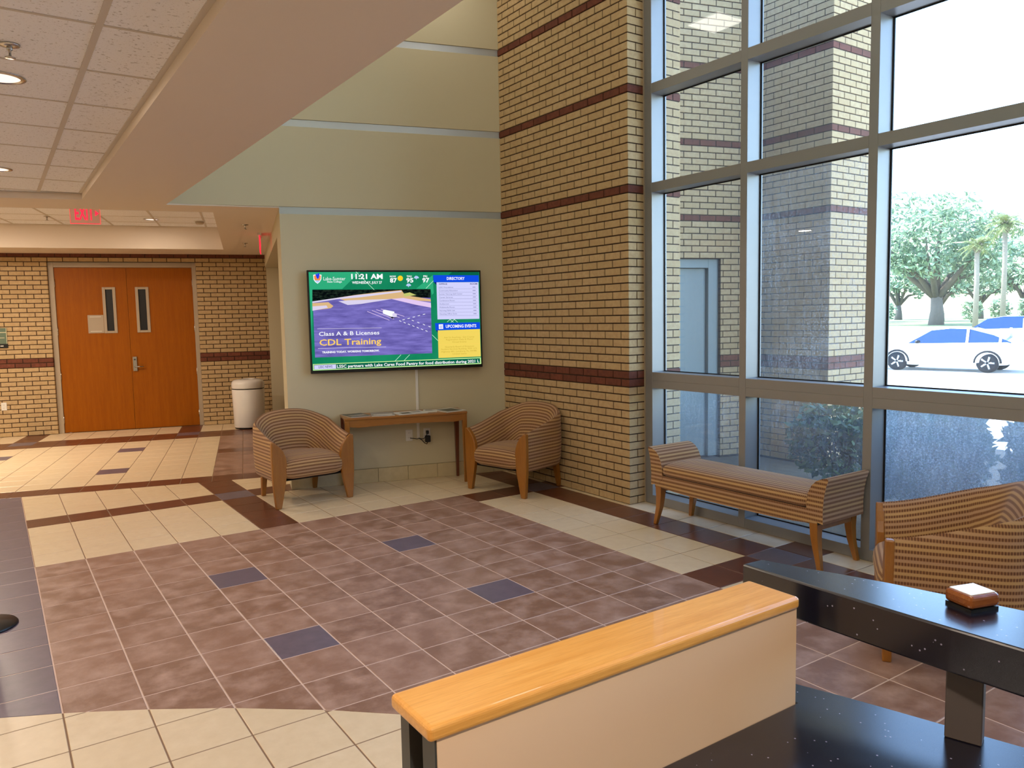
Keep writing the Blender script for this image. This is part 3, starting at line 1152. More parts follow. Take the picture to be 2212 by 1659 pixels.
poly_s('backdrop_shape', [(138, 147), (690, 147), (500, 330), (180, 330), (178, 900)], 'light_green')
poly_s('backdrop_shape', [(1300, 330), (1480, 185), (1490, 380), (1470, 400), (1455, 335)], 'light_green')
poly_s('backdrop_shape', [(1690, 153), (1980, 156), (1982, 260), (1650, 190)], 'deep_green')
poly_s('photo_ground', [(177, 337), (1455, 337), (1468, 1022), (210, 1060)], 'asphalt')
poly_s('photo_trees', [(177, 337), (1455, 337), (1456, 430), (1300, 425), (1100, 372), (700, 395), (440, 425), (178, 462)], 'trees')
poly_s('photo_verge', [(440, 425), (640, 395), (900, 365), (1140, 345), (1180, 400), (1456, 445), (1458, 470), (1040, 438), (560, 465)], 'sand')
poly_s('photo_verge', [(178, 462), (440, 425), (640, 398), (1140, 352), (1140, 365), (700, 420), (440, 440), (178, 478)], 'pale')
poly_s('photo_verge', [(178, 480), (350, 470), (405, 512), (380, 535), (180, 560)], 'sand')
poly_s('photo_verge', [(180, 515), (330, 505), (345, 530), (181, 562)], 'pale')
poly_s('photo_verge', [(460, 462), (560, 452), (1040, 440), (700, 492), (560, 502)], 'pale')
poly_s('photo_verge', [(1030, 440), (1160, 430), (1458, 485), (1460, 535), (1300, 505)], 'pink')
poly_s('photo_verge', [(1160, 385), (1230, 370), (1300, 400), (1170, 415)], 'grass')
line_s('bay_lines', [((770, 572), (1010, 668)), ((820, 562), (1060, 655)), ((868, 553), (1118, 640)), ((918, 546), (1170, 628))], 'pink', 5)
line_s('lane_dashes', [((1115 + k * 47, 672 + k * 18), (1137 + k * 47, 682 + k * 18)) for k in range(7)] +
       [((1250 + k * 60, 668 + k * 22), (1272 + k * 60, 677 + k * 22)) for k in range(4)] + [((1150 + k * 55, 665 - k * 14), (1175 + k * 55, 660 - k * 14)) for k in range(5)], 'white', 6)
poly_s('lorry_shadow', [(1000, 622), (1060, 640), (1115, 635), (1040, 650)], 'black')
poly_s('lorry_box', [(938, 562), (960, 555), (1062, 576), (1062, 620), (1030, 632), (940, 595)], 'white')
poly_s('lorry_cab', [(1040, 600), (1060, 590), (1090, 605), (1088, 635), (1045, 636)], 'pale')
line_s('title_rules', [((232, 756), (925, 748)), ((240, 964), (972, 951))], 'pale', 4)
text_s('title_line', 'Class A & B Licenses', 250, 900, 783, 824, 'white', 0.012)
text_s('title_line', 'CDL Training', 256, 920, 862, 926, 'gold', 0.014)
text_s('title_line', 'TRAINING TODAY. WORKING TOMORROW.', 285, 900, 988, 1008, 'white', 0.04)
line_s('accent_lines', [((648, 145), (845, 340)), ((1405, 330), (1486, 248)), ((1468, 826), (1532, 890)), ((1060, 1110), (1132, 1036)), ((1165, 1098), (1225, 1036)),
                        ((1632, 690), (1668, 660)), ((1660, 660), (1700, 695)), ((1672, 695), (1716, 660)), ((1706, 660), (1745, 694))], 'mint', 4)
poly_s('crest', [(186, 176), (232, 168), (276, 176), (274, 225), (258, 252), (234, 272), (208, 254), (190, 228)], 'white')
poly_s('crest_field', [(194, 184), (232, 178), (268, 184), (266, 222), (250, 246), (234, 260), (216, 248), (198, 224)], 'orange')
poly_s('crest_base', [(204, 236), (262, 236), (250, 250), (234, 262), (216, 250)], 'cloud')
poly_s('crest_wing', [(212, 178), (212, 158), (228, 172), (236, 156), (250, 160), (254, 182), (246, 212), (234, 222), (224, 210)], 'royal')
text_s('logo_text', 'Lake-Sumter', 296, 534, 198, 236, 'white', 0.0)
text_s('logo_text', 'State College', 336, 496, 240, 260, 'white', 0.01)
text_s('clock_text', '11:21 AM', 597, 938, 170, 222, 'white', 0.035)
text_s('date_text', 'WEDNESDAY, JULY 27', 606, 930, 248, 274, 'white', 0.025)
for a, b, x0, x1, c0, c1 in (('NOW', '87', 1014, 1082, 1016, 1092), ('THU', '95', 1196, 1252, 1193, 1270), ('FRI', '97', 1378, 1420, 1367, 1443)):
    text_s('weather_text', a, x0, x1, 188, 207, 'white', 0.03)
    text_s('weather_text', b, c0, c1, 216, 262, 'white', 0.035)
poly_s('sun_icon', disc_pts(1128, 218, 29), 'sun')
for cx, cy in ((1302, 210), (1217, 292)):
    poly_s('cloud_icon', [(cx - 26, cy + 8), (cx - 22, cy - 6), (cx - 8, cy - 18), (cx + 10, cy - 16), (cx + 24, cy - 6), (cx + 28, cy + 8), (cx + 4, cy + 12), (cx, cy + 26), (cx - 6, cy + 12)], 'cloud')
poly_s('directory_header', [(1484, 186), (1978, 190), (1980, 262), (1490, 262)], 'blue')
poly_s('directory_fold', [(1492, 262), (1522, 262), (1524, 298)], 'navy')
text_s('directory_title', 'DIRECTORY', 1632, 1826, 208, 238, 'white', 0.025)
poly_s('directory_table', [(1520, 264), (1975, 264), (1980, 658), (1528, 662)], 'lilac')
text_s('directory_row', 'OFFICE', 1545, 1636, 274, 290, 'ink', 0.03)
text_s('directory_row', 'ROOM', 1885, 1962, 274, 290, 'ink', 0.03)
rows = ['LSSC Foundation', 'Community Education', 'Sumter Nursing Skill Center', 'Career Services', 'Conference Room', 'Auditorium', 'Multimedia Room', 'Nursing Skills Lab', 'Nursing Office Suite']
ends = [1700, 1748, 1800, 1695, 1715, 1652, 1714, 1716, 1738]
for k, (r_, e_) in enumerate(zip(rows, ends)):
    yy = 318 + k * 35.6
    text_s('directory_row', r_, 1545 + k, e_, yy - 7, yy + 7, 'ink', 0.0)
    line_s('room_number', [((1910 + k, yy), (1942 + k, yy))], 'ink', 5)
    line_s('directory_rule', [((1540 + k, yy + 18), (1958 + k, yy + 18))], 'ink', 1.6)
poly_s('events_header', [(1500, 702), (1984, 694), (1986, 766), (1506, 778)], 'blue')
poly_s('events_fold', [(1510, 778), (1530, 778), (1531, 806)], 'navy')
poly_s('calendar_icon', [(1540, 716), (1586, 714), (1588, 764), (1542, 766)], 'white')
line_s('calendar_lines', [((1548, 732), (1580, 731)), ((1548, 744), (1580, 743)), ((1548, 755), (1580, 754))], 'blue', 4)
text_s('events_title', 'UPCOMING EVENTS', 1616, 1946, 718, 750, 'white', 0.025)
poly_s('events_box', [(1530, 780), (1984, 768), (1990, 1060), (1535, 1074)], 'yellow')
for r_, x0, x1, yy in (('Ask Us Anything - Get Course', 1596, 1922, 852), ('Registration Help & More!', 1618, 1908, 876), ('Virtual Events', 1682, 1836, 902),
                       ('Quarterly Board of Directors', 1606, 1918, 952), ('Student Services Building, 9501 U.S.', 1562, 1952, 976), ('Highway 441, Leesburg, FL, 34788,', 1566, 1948, 1002), ('United States', 1688, 1838, 1028)):
    text_s('events_row', r_, x0, x1, yy - 8, yy + 8, 'ochre', 0.0)
line_s('events_rule', [((1532, 830), (1985, 820)), ((1534, 934), (1987, 922))], 'gold', 2)
poly_s('ticker_frame', [(187, 1130), (1990, 1070), (1994, 1138), (190, 1197)], 'lime')
poly_s('ticker_band', [(195, 1137), (1980, 1078), (1984, 1130), (198, 1189)], 'deep_green')
poly_s('ticker_tab', [(200, 1142), (434, 1134), (436, 1178), (202, 1186)], 'lilac')
text_s('ticker_label', 'LSSC NEWS', 248, 396, 1146, 1170, 'ink', 0.02)


def ticker():
    y = -_lay[0]
    _lay[0] += 0.00004
    a, b = S(445, 1156), S(1972, 1106)
    t0, t1 = S(1200, 1114), S(1200, 1144)
    letters('ticker_text', 'LSSC partners with Lake Cares Food Pantry for food distribution during 2021 L', M['screen_white'], screen, a[0], b[0], (a[1] + b[1]) / 2, t0[1] - t1[1], y, 0.02)['kind'] = 'stuff'


ticker()
part('badge', MB().box((-0.02, -0.001, -TVH / 2 + 0.006), (0.02, 0.002, -TVH / 2 + 0.012)), M['dark_trim'], tv)

# ---------------------------------------------------------------- cable cover, sockets, adapter
o = part('cable_cover', MB().box((-0.014, -0.014, 0), (0.014, 0.0, 0.70)), M['white_plastic'], None, FF(3.05, YT, 0.42), A15, bevel=0.003)
tag(o, 'white plastic cable cover running down the wall below the television', 'cable cover')


def socket(name, label, loc, rz, grp=None):
    t = thing(name, label, 'outlet', loc, rz, grp)
    part('face_plate', MB().box((-0.036, -0.006, -0.058), (0.036, 0.0, 0.058)), M['white_plastic'], t, bevel=0.003)
    for z in (-0.024, 0.024):
        s_ = part('socket_face', MB().box((-0.017, -0.008, z - 0.014), (0.017, -0.006, z + 0.014)), M['white_plastic'], t, bevel=0.002)
        part('slot', MB().box((-0.008, -0.0085, z - 0.004), (-0.006, -0.008, z + 0.006)).box((0.006, -0.0085, z - 0.004), (0.008, -0.008, z + 0.006)), M['black_plastic'], s_)
    return t


socket('wall_outlet', 'white wall outlet left of the cable cover under the console table', FF(2.957, YT, 0.452), A15)
socket('wall_outlet', 'white wall outlet with a black adapter plugged into it', FF(3.141, YT, 0.455), A15)
socket('wall_outlet', 'white outlet on the brick wall below the green room sign', FF(-1.977, YD - 0.001, 0.457), A15)
t = thing('power_adapter', 'black power adapter with a looped cord plugged in under the console table', 'adapter', FF(3.141, YT - 0.009, 0.43), A15)
part('adapter_body', MB().box((-0.026, -0.045, -0.055), (0.026, 0.0, 0.012)), M['black_plastic'], t, bevel=0.006)
part('plug', MB().box((-0.014, -0.03, 0.028), (0.014, 0.0, 0.062)), M['black_plastic'], t, bevel=0.005)
part('cord', MB().tube([(0.0, -0.02, -0.055), (-0.012, -0.026, -0.075), (-0.035, -0.03, -0.062), (-0.062, -0.028, -0.028), (-0.088, -0.026, -0.012), (-0.11, -0.024, -0.016), (-0.15, -0.02, -0.008), (-0.178, -0.006, -0.006)], 0.0042, 6)
     .tube([(-0.004, -0.02, 0.028), (-0.02, -0.026, 0.0), (-0.045, -0.028, -0.018), (-0.075, -0.026, -0.016), (-0.090, -0.022, -0.008)], 0.0042, 6), M['black_plastic'], t)

# ---------------------------------------------------------------- console table and magazines
tw, td, th = 1.20, 0.36, 0.71
ct = thing('console_table', 'narrow wooden console table standing under the television', 'table', FF(2.87, YT - 0.01 - td / 2 - 0.012), A15)
part('table_top', MB().box((-tw / 2, -td / 2, th - 0.022), (tw / 2, td / 2, th)), M['maple_h'], ct, bevel=0.004)
ap = [(-tw / 2 + 0.04, th - 0.085)] + [(-tw / 2 + 0.04 + (tw - 0.08) * k / 12, th - 0.085 + 0.016 * (1 - (2 * k / 12 - 1) ** 2) - 0.016) for k in range(1, 12)] + [(tw / 2 - 0.04, th - 0.085), (tw / 2 - 0.04, th - 0.022), (-tw / 2 + 0.04, th - 0.022)]
part('apron', MB().prism_xz(ap, -td / 2 + 0.012, -td / 2 + 0.032), M['maple_h'], ct)
part('apron', MB().box((-tw / 2 + 0.04, td / 2 - 0.03, th - 0.09), (tw / 2 - 0.04, td / 2 - 0.012, th - 0.022)), M['cherry'], ct)
for sx in (-1, 1):
    part('apron', MB().box((sx * (tw / 2 - 0.03) - 0.009, -td / 2 + 0.04, th - 0.09), (sx * (tw / 2 - 0.03) + 0.009, td / 2 - 0.04, th - 0.022)), M['cherry'], ct)
    for sy in (-1, 1):
        cx, cy = sx * (tw / 2 - 0.026), sy * (td / 2 - 0.026)
        rr = []
        for z, w in ((0, 0.013), (0.35, 0.018), (th - 0.10, 0.022), (th - 0.022, 0.022)):
            rr.append([(cx - w, cy - w, z), (cx + w, cy - w, z), (cx + w, cy + w, z), (cx - w, cy + w, z)])
        part('leg', MB().rings(rr, True, True, False), M['maple'] if sy < 0 else M['cherry'], ct, bevel=0.002, seg=1)


def magazine(label, x, y, rz, w, d, thk, mats, z=th, cat='magazine'):
    p = FF(2.87, YT - 0.01 - td / 2 - 0.012) + E1 * x + E2 * y
    t = thing('magazine', label, cat, (p.x, p.y, z), A15 + R(rz))
    part('pages', MB().box((-w / 2, -d / 2, 0), (w / 2, d / 2, thk)), M['paper'], t)
    part('cover', MB().box((-w / 2 - 0.001, -d / 2 - 0.001, thk), (w / 2 + 0.001, d / 2 + 0.001, thk + 0.0012)), M[mats[0]], t)
    for a, b, c, e_, mm in mats[1:]:
        part('cover_picture', MB().box((a, b, thk + 0.0012), (c, e_, thk + 0.0016)), M[mm], t)


magazine('dark covered magazine lying at the end of the console table beside the curved armchair', -0.465, 0.0, 14, 0.20, 0.25, 0.006, ['paper_dark', (-0.08, -0.09, 0.08, 0.02, 'paper_mix')])
magazine('grey patterned magazine on the console table', -0.215, -0.03, -6, 0.22, 0.26, 0.006, ['paper_mix', (-0.09, -0.1, 0.09, -0.03, 'paper')])
magazine('open white newsletter with small dark pictures on the console table', 0.05, -0.04, 10, 0.30, 0.22, 0.004, ['paper', (-0.10, -0.07, 0.0, 0.03, 'paper_dark'), (0.03, -0.02, 0.12, 0.06, 'paper_mix')])
magazine('pale leaflet lying flat near the newsletter on the console table', 0.27, 0.02, -14, 0.14, 0.21, 0.003, ['paper', (-0.05, 0.0, 0.05, 0.08, 'paper_mix')])
magazine('white bordered magazine with a dark cover photo at the console table end', 0.45, -0.03, 20, 0.23, 0.27, 0.006, ['paper', (-0.09, -0.11, 0.09, 0.09, 'paper_dark')])

# ---------------------------------------------------------------- tub armchairs
def make_chair():
    root = link('armchair', None)
    W, YB, YF, RC = 0.38, 0.36, -0.27, 0.23
    path = []                          # (x, y, nx, ny) outer line with inward normal, from +x arm round the back to -x arm
    for k in range(9):
        path.append((W, YF + (YB - RC - YF) * k / 8, -1, 0))
    for k in range(1, 9):
        a = math.pi / 2 * k / 8
        path.append((W - RC + RC * math.cos(a), YB - RC + RC * math.sin(a), -math.cos(a), -math.sin(a)))
    for k in range(1, 9):
        path.append((W - RC - (2 * (W - RC)) * k / 8, YB, 0, -1))
    for k in range(1, 9):
        a = math.pi / 2 + math.pi / 2 * k / 8
        path.append((-(W - RC) + RC * math.cos(a), YB - RC + RC * math.sin(a), -math.cos(a), -math.sin(a)))
    for k in range(1, 9):
        path.append((-W, YB - RC - (YB - RC - YF) * k / 8, 1, 0))
    tl = [0.0]
    for k in range(1, len(path)):
        tl.append(tl[-1] + math.hypot(path[k][0] - path[k - 1][0], path[k][1] - path[k - 1][1]))

    def top(x, y):
        p = min(1.0, max(0.0, (y - YF) / (YB - YF)))
        s = p * p * (3 - 2 * p)
        return 0.592 + 0.145 * (0.45 * p + 0.55 * s) + 0.065 * max(0.0, 1 - (x / 0.36) ** 2) * max(0, (p - 0.55) / 0.45)
    ZB = 0.235
    outer, inner, so, to, si, ti = [], [], [], [], [], []
    for (x, y, nx, ny), t in zip(path, tl):
        h = top(x, y)
        bk = max(0.0, min(1.0, (y + 0.05) / 0.4))
        sec = [(0.030, ZB), (0.012, ZB + 0.02), (0.0, ZB + 0.10), (-0.004, (ZB + h) / 2), (0.0, h - 0.05), (0.006, h - 0.018), (0.020, h)]
        outer.append([(x + nx * d, y + ny * d, z) for d, z in sec])
        so.append([z for d, z in sec])
        to.append([t] * len(sec))
        zi = 0.36
        sec = [(0.020, h), (0.036, h - 0.006), (0.055, h - 0.028), (0.078, h - 0.075), (0.100 + 0.01 * bk, h - 0.40 * (h - zi)), (0.120 + 0.02 * bk, h - 0.75 * (h - zi)), (0.126 + 0.03 * bk, zi)]
        inner.append([(x + nx * d, y + ny * d, z) for d, z in sec])
        acc, row = 0.0, []
        for q in range(len(sec)):
            if q:
                acc += math.hypot(sec[q][0] - sec[q - 1][0], sec[q][1] - sec[q - 1][1])
            row.append(acc)
        si.append(row)
        ti.append([t] * len(sec))
    part('outside_upholstery', MB().rings(outer, False, False, True, so, to), M['fabric'], root, attrs=True)
    part('inside_upholstery', MB().rings(inner, False, False, True, si, ti), M['fabric'], root, attrs=True)
    und = [(p[0] + p[2] * 0.03, p[1] + p[3] * 0.03) for p in path]
    part('underside', MB().prism([(x, y) for x, y in und], 0.234, 0.237), M['underlay'], root)
    # seat cushion, lofted front to back, crowned
    prof = [(-0.22, 0.240), (-0.285, 0.243), (-0.314, 0.268), (-0.325, 0.33), (-0.320, 0.372), (-0.302, 0.402), (-0.27, 0.418), (-0.18, 0.432), (-0.05, 0.438), (0.10, 0.432), (0.22, 0.415)]
    xs = [-0.262, -0.258, -0.245, -0.20, -0.10, 0, 0.10, 0.20, 0.245, 0.258, 0.262]
    rs, ss, ts = [], [], []
    for xi, xx in enumerate(xs):
        e = 1 - (abs(xx) / 0.262) ** 6
        row, srow, acc = [], [], 0
        for q, (yy, zz) in enumerate(prof):
            cz = 0.34
            row.append((xx, -0.05 + (yy + 0.05) * (0.93 + 0.07 * e), cz + (zz - cz) * (0.82 + 0.18 * e) + 0.006 * (1 - (xx / 0.262) ** 2)))
            if q:
                acc += math.hypot(prof[q][0] - prof[q - 1][0], prof[q][1] - prof[q - 1][1])
            srow.append(acc)
        rs.append(row)
        ss.append(srow)
        ts.append([xx] * len(prof))
    rs.reverse()
    ss.reverse()
    ts.reverse()
    part('seat_cushion', MB().rings(rs, False, False, True, ss, ts), M['fabric'], root, attrs=True)
    part('seat_rail', MB().box((-0.255, -0.20, 0.238), (0.255, 0.25, 0.30)), M['underlay'], root)
    for s in (-1, 1):
        pts = [(W + 0.004, 0.585), (W + 0.006, 0.45), (W + 0.004, 0.28), (W - 0.008, 0.10), (W - 0.018, 0.0), (W - 0.066, 0.0), (W - 0.088, 0.10), (W - 0.112, 0.22), (W - 0.128, 0.32),
               (W - 0.130, 0.39), (W - 0.122, 0.45), (W - 0.100, 0.505), (W - 0.066, 0.552), (W - 0.022, 0.590)]
        if s < 0:
            pts = [(-a, b) for a, b in pts]
        else:
            pts = pts[::-1]
        part('front_leg', MB().prism_xz(pts, -0.302, -0.262), M['maple'], root, bevel=0.006, seg=2)
        cx = s * 0.255
        rr = []
        for z, yy, w in ((0.0, 0.325, 0.018), (0.12, 0.30, 0.022), (0.24, 0.275, 0.026)):
            rr.append([(cx - w, yy - w, z), (cx + w, yy - w, z), (cx + w, yy + w, z), (cx - w, yy + w, z)])
        part('rear_leg', MB().rings(rr, True, True, False), M['maple'], root, bevel=0.003, seg=1)
    return root


ch = make_chair()
ch.location, ch.rotation_euler = (2.158, 0.850, 0), (0, 0, R(3.4))
tag(ch, 'striped tub armchair at the hall end of the console table', 'armchair', 'striped tub armchairs')
c2 = copy_tree(ch)
c2.location, c2.rotation_euler = (3.930, -0.079, 0), (0, 0, R(-76.2))
c2['label'] = 'striped tub armchair backed against the brick pier in the corner'
c3 = copy_tree(ch)
c3.location, c3.rotation_euler = (3.66, -4.206, 0), (0, 0, R(-146.5))
c3['label'] = 'striped tub armchair between the bench and the dark granite counter'

# ---------------------------------------------------------------- upholstered bench
def make_bench():
    root = thing('bench', 'long striped upholstered bench with rounded ends below the window', 'bench', (4.262, -2.52, 0), R(-90))
    L, D = 1.52, 0.44
    h = L / 2
    for s in (-1, 1):
        prof = [(h - 0.012, 0.312), (h - 0.014, 0.40), (h - 0.008, 0.48), (h + 0.006, 0.55), (h + 0.022, 0.596), (h + 0.012, 0.606), (h - 0.02, 0.600), (h - 0.062, 0.580), (h - 0.096, 0.545),
                (h - 0.120, 0.495), (h - 0.130, 0.43), (h - 0.130, 0.37), (h - 0.085, 0.325)]
        # outside panel, top and inside as one wrapped cover plus flat ends
        n = len(prof)
        rs, ss, ts = [], [], []
        for yy in (-D / 2, -D / 4, 0, D / 4, D / 2):
            rs.append([(s * x, yy, z) for x, z in prof])
            acc, row = 0, []
            for q in range(n):
                if q:
                    acc += math.hypot(prof[q][0] - prof[q - 1][0], prof[q][1] - prof[q - 1][1])
                row.append(acc)
            ss.append(row)
            ts.append([yy] * n)
        if s > 0:
            pass
        else:
            rs.reverse(); ss.reverse(); ts.reverse()
        part('arm_cover', MB().rings(rs, False, False, True, ss, ts), M['fabric'], root, attrs=True)
        for yy, fl_ in ((-D / 2, s < 0), (D / 2, s > 0)):
            v = [(s * x, yy, z) for x, z in prof]
            f = tuple(range(n))
            part('arm_face', MB().add(v, [f[::-1] if not fl_ else f], False, [z for x, z in prof], [x for x, z in prof]), M['fabric'], root, attrs=True)
    xi = h - 0.128
    # seat cushion
    prof = [(-D / 2 + 0.03, 0.398), (-D / 2 + 0.003, 0.402), (-D / 2 - 0.006, 0.425), (-D / 2 - 0.003, 0.462), (-D / 2 + 0.012, 0.476), (-D / 2 + 0.06, 0.487), (-0.08, 0.498), (0.06, 0.499), (D / 2 - 0.06, 0.490), (D / 2 - 0.01, 0.474), (D / 2, 0.43), (D / 2 - 0.02, 0.398)]
    xs = [-xi, -xi + 0.012, -xi + 0.05, -0.42, -0.22, -0.20, -0.18, 0, 0.18, 0.20, 0.22, 0.42, xi - 0.05, xi - 0.012, xi]
    rs, ss, ts = [], [], []
    for xx in xs:
        e = 1.0 if abs(xx) < xi - 0.02 else (0.94 if abs(xx) < xi - 0.005 else 0.85)
        if abs(abs(xx) - 0.20) < 0.005:
            e = 0.985
        row, srow, acc = [], [], 0
        for q, (yy, zz) in enumerate(prof):
            row.append((xx, yy * (0.5 + 0.5 * e), 0.43 + (zz - 0.43) * e))
            if q:
                acc += math.hypot(prof[q][0] - prof[q - 1][0], prof[q][1] - prof[q - 1][1])
            srow.append(acc)
        rs.append(row); ss.append(srow); ts.append([xx] * len(prof))
    rs.reverse(); ss.reverse(); ts.reverse()
    part('seat_cushion', MB().rings(rs, False, False, True, ss, ts), M['fabric'], root, attrs=True)
    # body below the seat with a bowed lower edge
    for yy, fwd in ((-D / 2 + 0.002, True), (D / 2 - 0.002, False)):
        lo = [(-h + 0.05 + (2 * h - 0.10) * k / 16, 0.312 - 0.026 * (1 - (2 * k / 16 - 1) ** 4)) for k in range(17)]
        hi = [(-xi, 0.398), (xi, 0.398)]
        pts = lo + hi[::-1]
        v = [(x, yy, z) for x, z in pts]
        f = tuple(range(len(pts)))
        part('apron_cover', MB().add(v, [f if fwd else f[::-1]], False, [z for x, z in pts], [x for x, z in pts]), M['fabric'], root, attrs=True)
    part('base_frame', MB().box((-h + 0.05, -D / 2 + 0.006, 0.30), (h - 0.05, D / 2 - 0.006, 0.397)), M['underlay'], root)
    for s in (-1, 1):
        part('end_rail', MB().box((s * (h - 0.075) - 0.018, -D / 2 + 0.05, 0.262), (s * (h - 0.075) + 0.018, D / 2 - 0.05, 0.312)), M['maple_h'], root)
        for q in (-1, 1):
            rr = []
            for z, ox, oy, w in ((0.0, 0.035, 0.012, 0.015), (0.06, 0.022, 0.006, 0.018), (0.14, 0.004, 0.0, 0.022), (0.22, -0.006, 0.0, 0.026), (0.312, -0.008, 0.0, 0.030)):
                cx, cy = s * (h - 0.075 + ox), q * (D / 2 - 0.034 + oy)
                rr.append([(cx - w, cy - w, z), (cx + w, cy - w, z), (cx + w, cy + w, z), (cx - w, cy + w, z)])
            part('leg', MB().rings(rr, True, True, False), M['maple'], root, bevel=0.003, seg=1)


make_bench()

# ---------------------------------------------------------------- trash can
t = thing('trash_can', 'white round trash can with a domed lid against the brick wall', 'trash can', FF(1.435, 6.62), A15)
part('base_ring', MB().lathe([(0.205, 0.0), (0.215, 0.005), (0.215, 0.025), (0.2, 0.025)], 40), M['black_plastic'], t)
part('body', MB().lathe([(0.18, 0.022), (0.222, 0.022), (0.226, 0.03), (0.240, 0.60), (0.236, 0.606), (0.1, 0.606)], 48), M['white_enamel'], t)
part('rim_band', MB().lathe([(0.1, 0.604), (0.237, 0.604), (0.237, 0.620), (0.1, 0.620)], 48), M['black_plastic'], t)
lid = part('lid', MB().lathe([(0.1, 0.618), (0.241, 0.618), (0.243, 0.63), (0.243, 0.685), (0.235, 0.715), (0.215, 0.738), (0.18, 0.752), (0.13, 0.758), (0.10, 0.757), (0.095, 0.75), (0.095, 0.70), (0.02, 0.70)], 48), M['white_enamel'], t)
part('opening', MB().lathe([(0.001, 0.744), (0.094, 0.744), (0.094, 0.746), (0.001, 0.746)], 32), M['dark_trim'], lid)

# ---------------------------------------------------------------- stanchion
p = at_z(-38, 1357, 0)
t = thing('stanchion', 'black stanchion standing on the mauve tile border', 'stanchion', (p.x, p.y, 0))
part('base', MB().lathe([(0.001, 0.0), (0.165, 0.0), (0.168, 0.006), (0.160, 0.016), (0.06, 0.030), (0.03, 0.036), (0.001, 0.036)], 40), M['black_plastic'], t)
part('pole', MB().lathe([(0.001, 0.036), (0.025, 0.036), (0.025, 0.95), (0.001, 0.95)], 20), M['black_plastic'], t)
part('cap', MB().lathe([(0.001, 0.95), (0.032, 0.95), (0.034, 0.97), (0.034, 1.02), (0.02, 1.03), (0.001, 1.03)], 20), M['black_plastic'], t)

# ---------------------------------------------------------------- reception counter
hw = thing('half_wall', 'cream half wall with an oak cap in front of the granite desk', 'partition', (0.735, -5.085, 0))
part('wood_cap', MB().box((-0.419, -0.064, 1.046), (0.415, 0.062, 1.070)), M['oak_cap'], hw, bevel=0.0075, seg=4)
part('visitor_panel', MB().box((-0.405, 0.028, 0), (0.405, 0.056, 1.046)), M['dark_trim'], hw)
part('core', MB().box((-0.380, -0.015, 0), (0.400, 0.028, 1.046)), M['dark_brown'], hw)
part('staff_panel', MB().box((-0.402, -0.0545, 0), (0.4165, -0.015, 1.046)), M['laminate'], hw)
part('end_trim', MB().box((-0.405, -0.0530, 0), (-0.402, -0.015, 1.046)), M['dark_trim'], hw)

near = [(1.222, -4.947), (1.222, -5.13), (1.224, -5.27), (1.228, -5.40), (1.234, -5.52), (1.245, -5.70), (1.260, -5.95), (1.270, -6.20)]
far_ = [(1.283, -4.952), (1.313, -5.053), (1.340, -5.130), (1.364, -5.207), (1.390, -5.318), (1.419, -5.439), (1.450, -5.60), (1.475, -5.80), (1.490, -6.0), (1.495, -6.20)]
lg = thing('counter_ledge', 'raised black speckled granite ledge on grey posts over the desk', 'counter', (1.30, -5.40, 0.845))
pts = [(x - 1.30, y + 5.40) for x, y in near + far_[::-1]]
part('ledge_slab', MB().prism(pts, 0.987 - 0.845, 1.070 - 0.845), M['granite'], lg, bevel=0.004, seg=2)
for px_, py_ in ((1.291, -5.400), (1.36, -6.02)):
    cz = R(-20)
    pm = MB().box((-0.019, -0.030, 0), (0.019, 0.030, 0.142))
    part('post', pm, M['post_grey'], lg, (px_ - 1.30, py_ + 5.40, 0), R(18), bevel=0.002, seg=1)
edge = [(1.170, -4.99), (1.200, -5.03), (1.225, -5.092), (1.252, -5.169), (1.276, -5.245), (1.306, -5.348), (1.345, -5.478), (1.40, -5.70), (1.43, -5.95), (1.44, -6.2), (1.435, -6.6)]
wt = thing('desk_worktop', 'low black speckled granite desk worktop beside the cream half wall', 'counter', (1.0, -5.6, 0))
poly = [(0.80, -6.6), (0.80, -5.80), (0.34, -5.75), (0.34, -5.1405), (1.1535, -5.1405), (1.1535, -4.99)] + edge
poly = poly[::-1]
part('worktop_slab', MB().prism([(x - 1.0, y + 5.6) for x, y in poly], 0.807, 0.845), M['granite'], wt, bevel=0.003, seg=2)
inner_e = [(x - 0.10, y - 0.04) for x, y in edge[3:]]
base = [(0.84, -6.55), (0.84, -5.85), (0.40, -5.80), (0.40, -5.20), (1.10, -5.20)] + inner_e
part('cabinet_base', MB().prism([(x - 1.0, y + 5.6) for x, y in base[::-1]], 0.0, 0.807), M['dark_trim'], wt)
wb = thing('wooden_block', 'small polished wooden block with a white top on the granite ledge', 'block', (1.364, -5.372, 1.070), R(-17))
part('foot_pad', MB().box((-0.033, -0.029, 0), (0.033, 0.029, 0.006)), M['black_plastic'], wb)
part('body', MB().box((-0.036, -0.031, 0.006), (0.036, 0.031, 0.032)), M['walnut_block'], wb, bevel=0.008, seg=3)
part('top_plate', MB().box((-0.029, -0.024, 0.0315), (0.029, 0.024, 0.0335)), M['white_enamel'], wb)

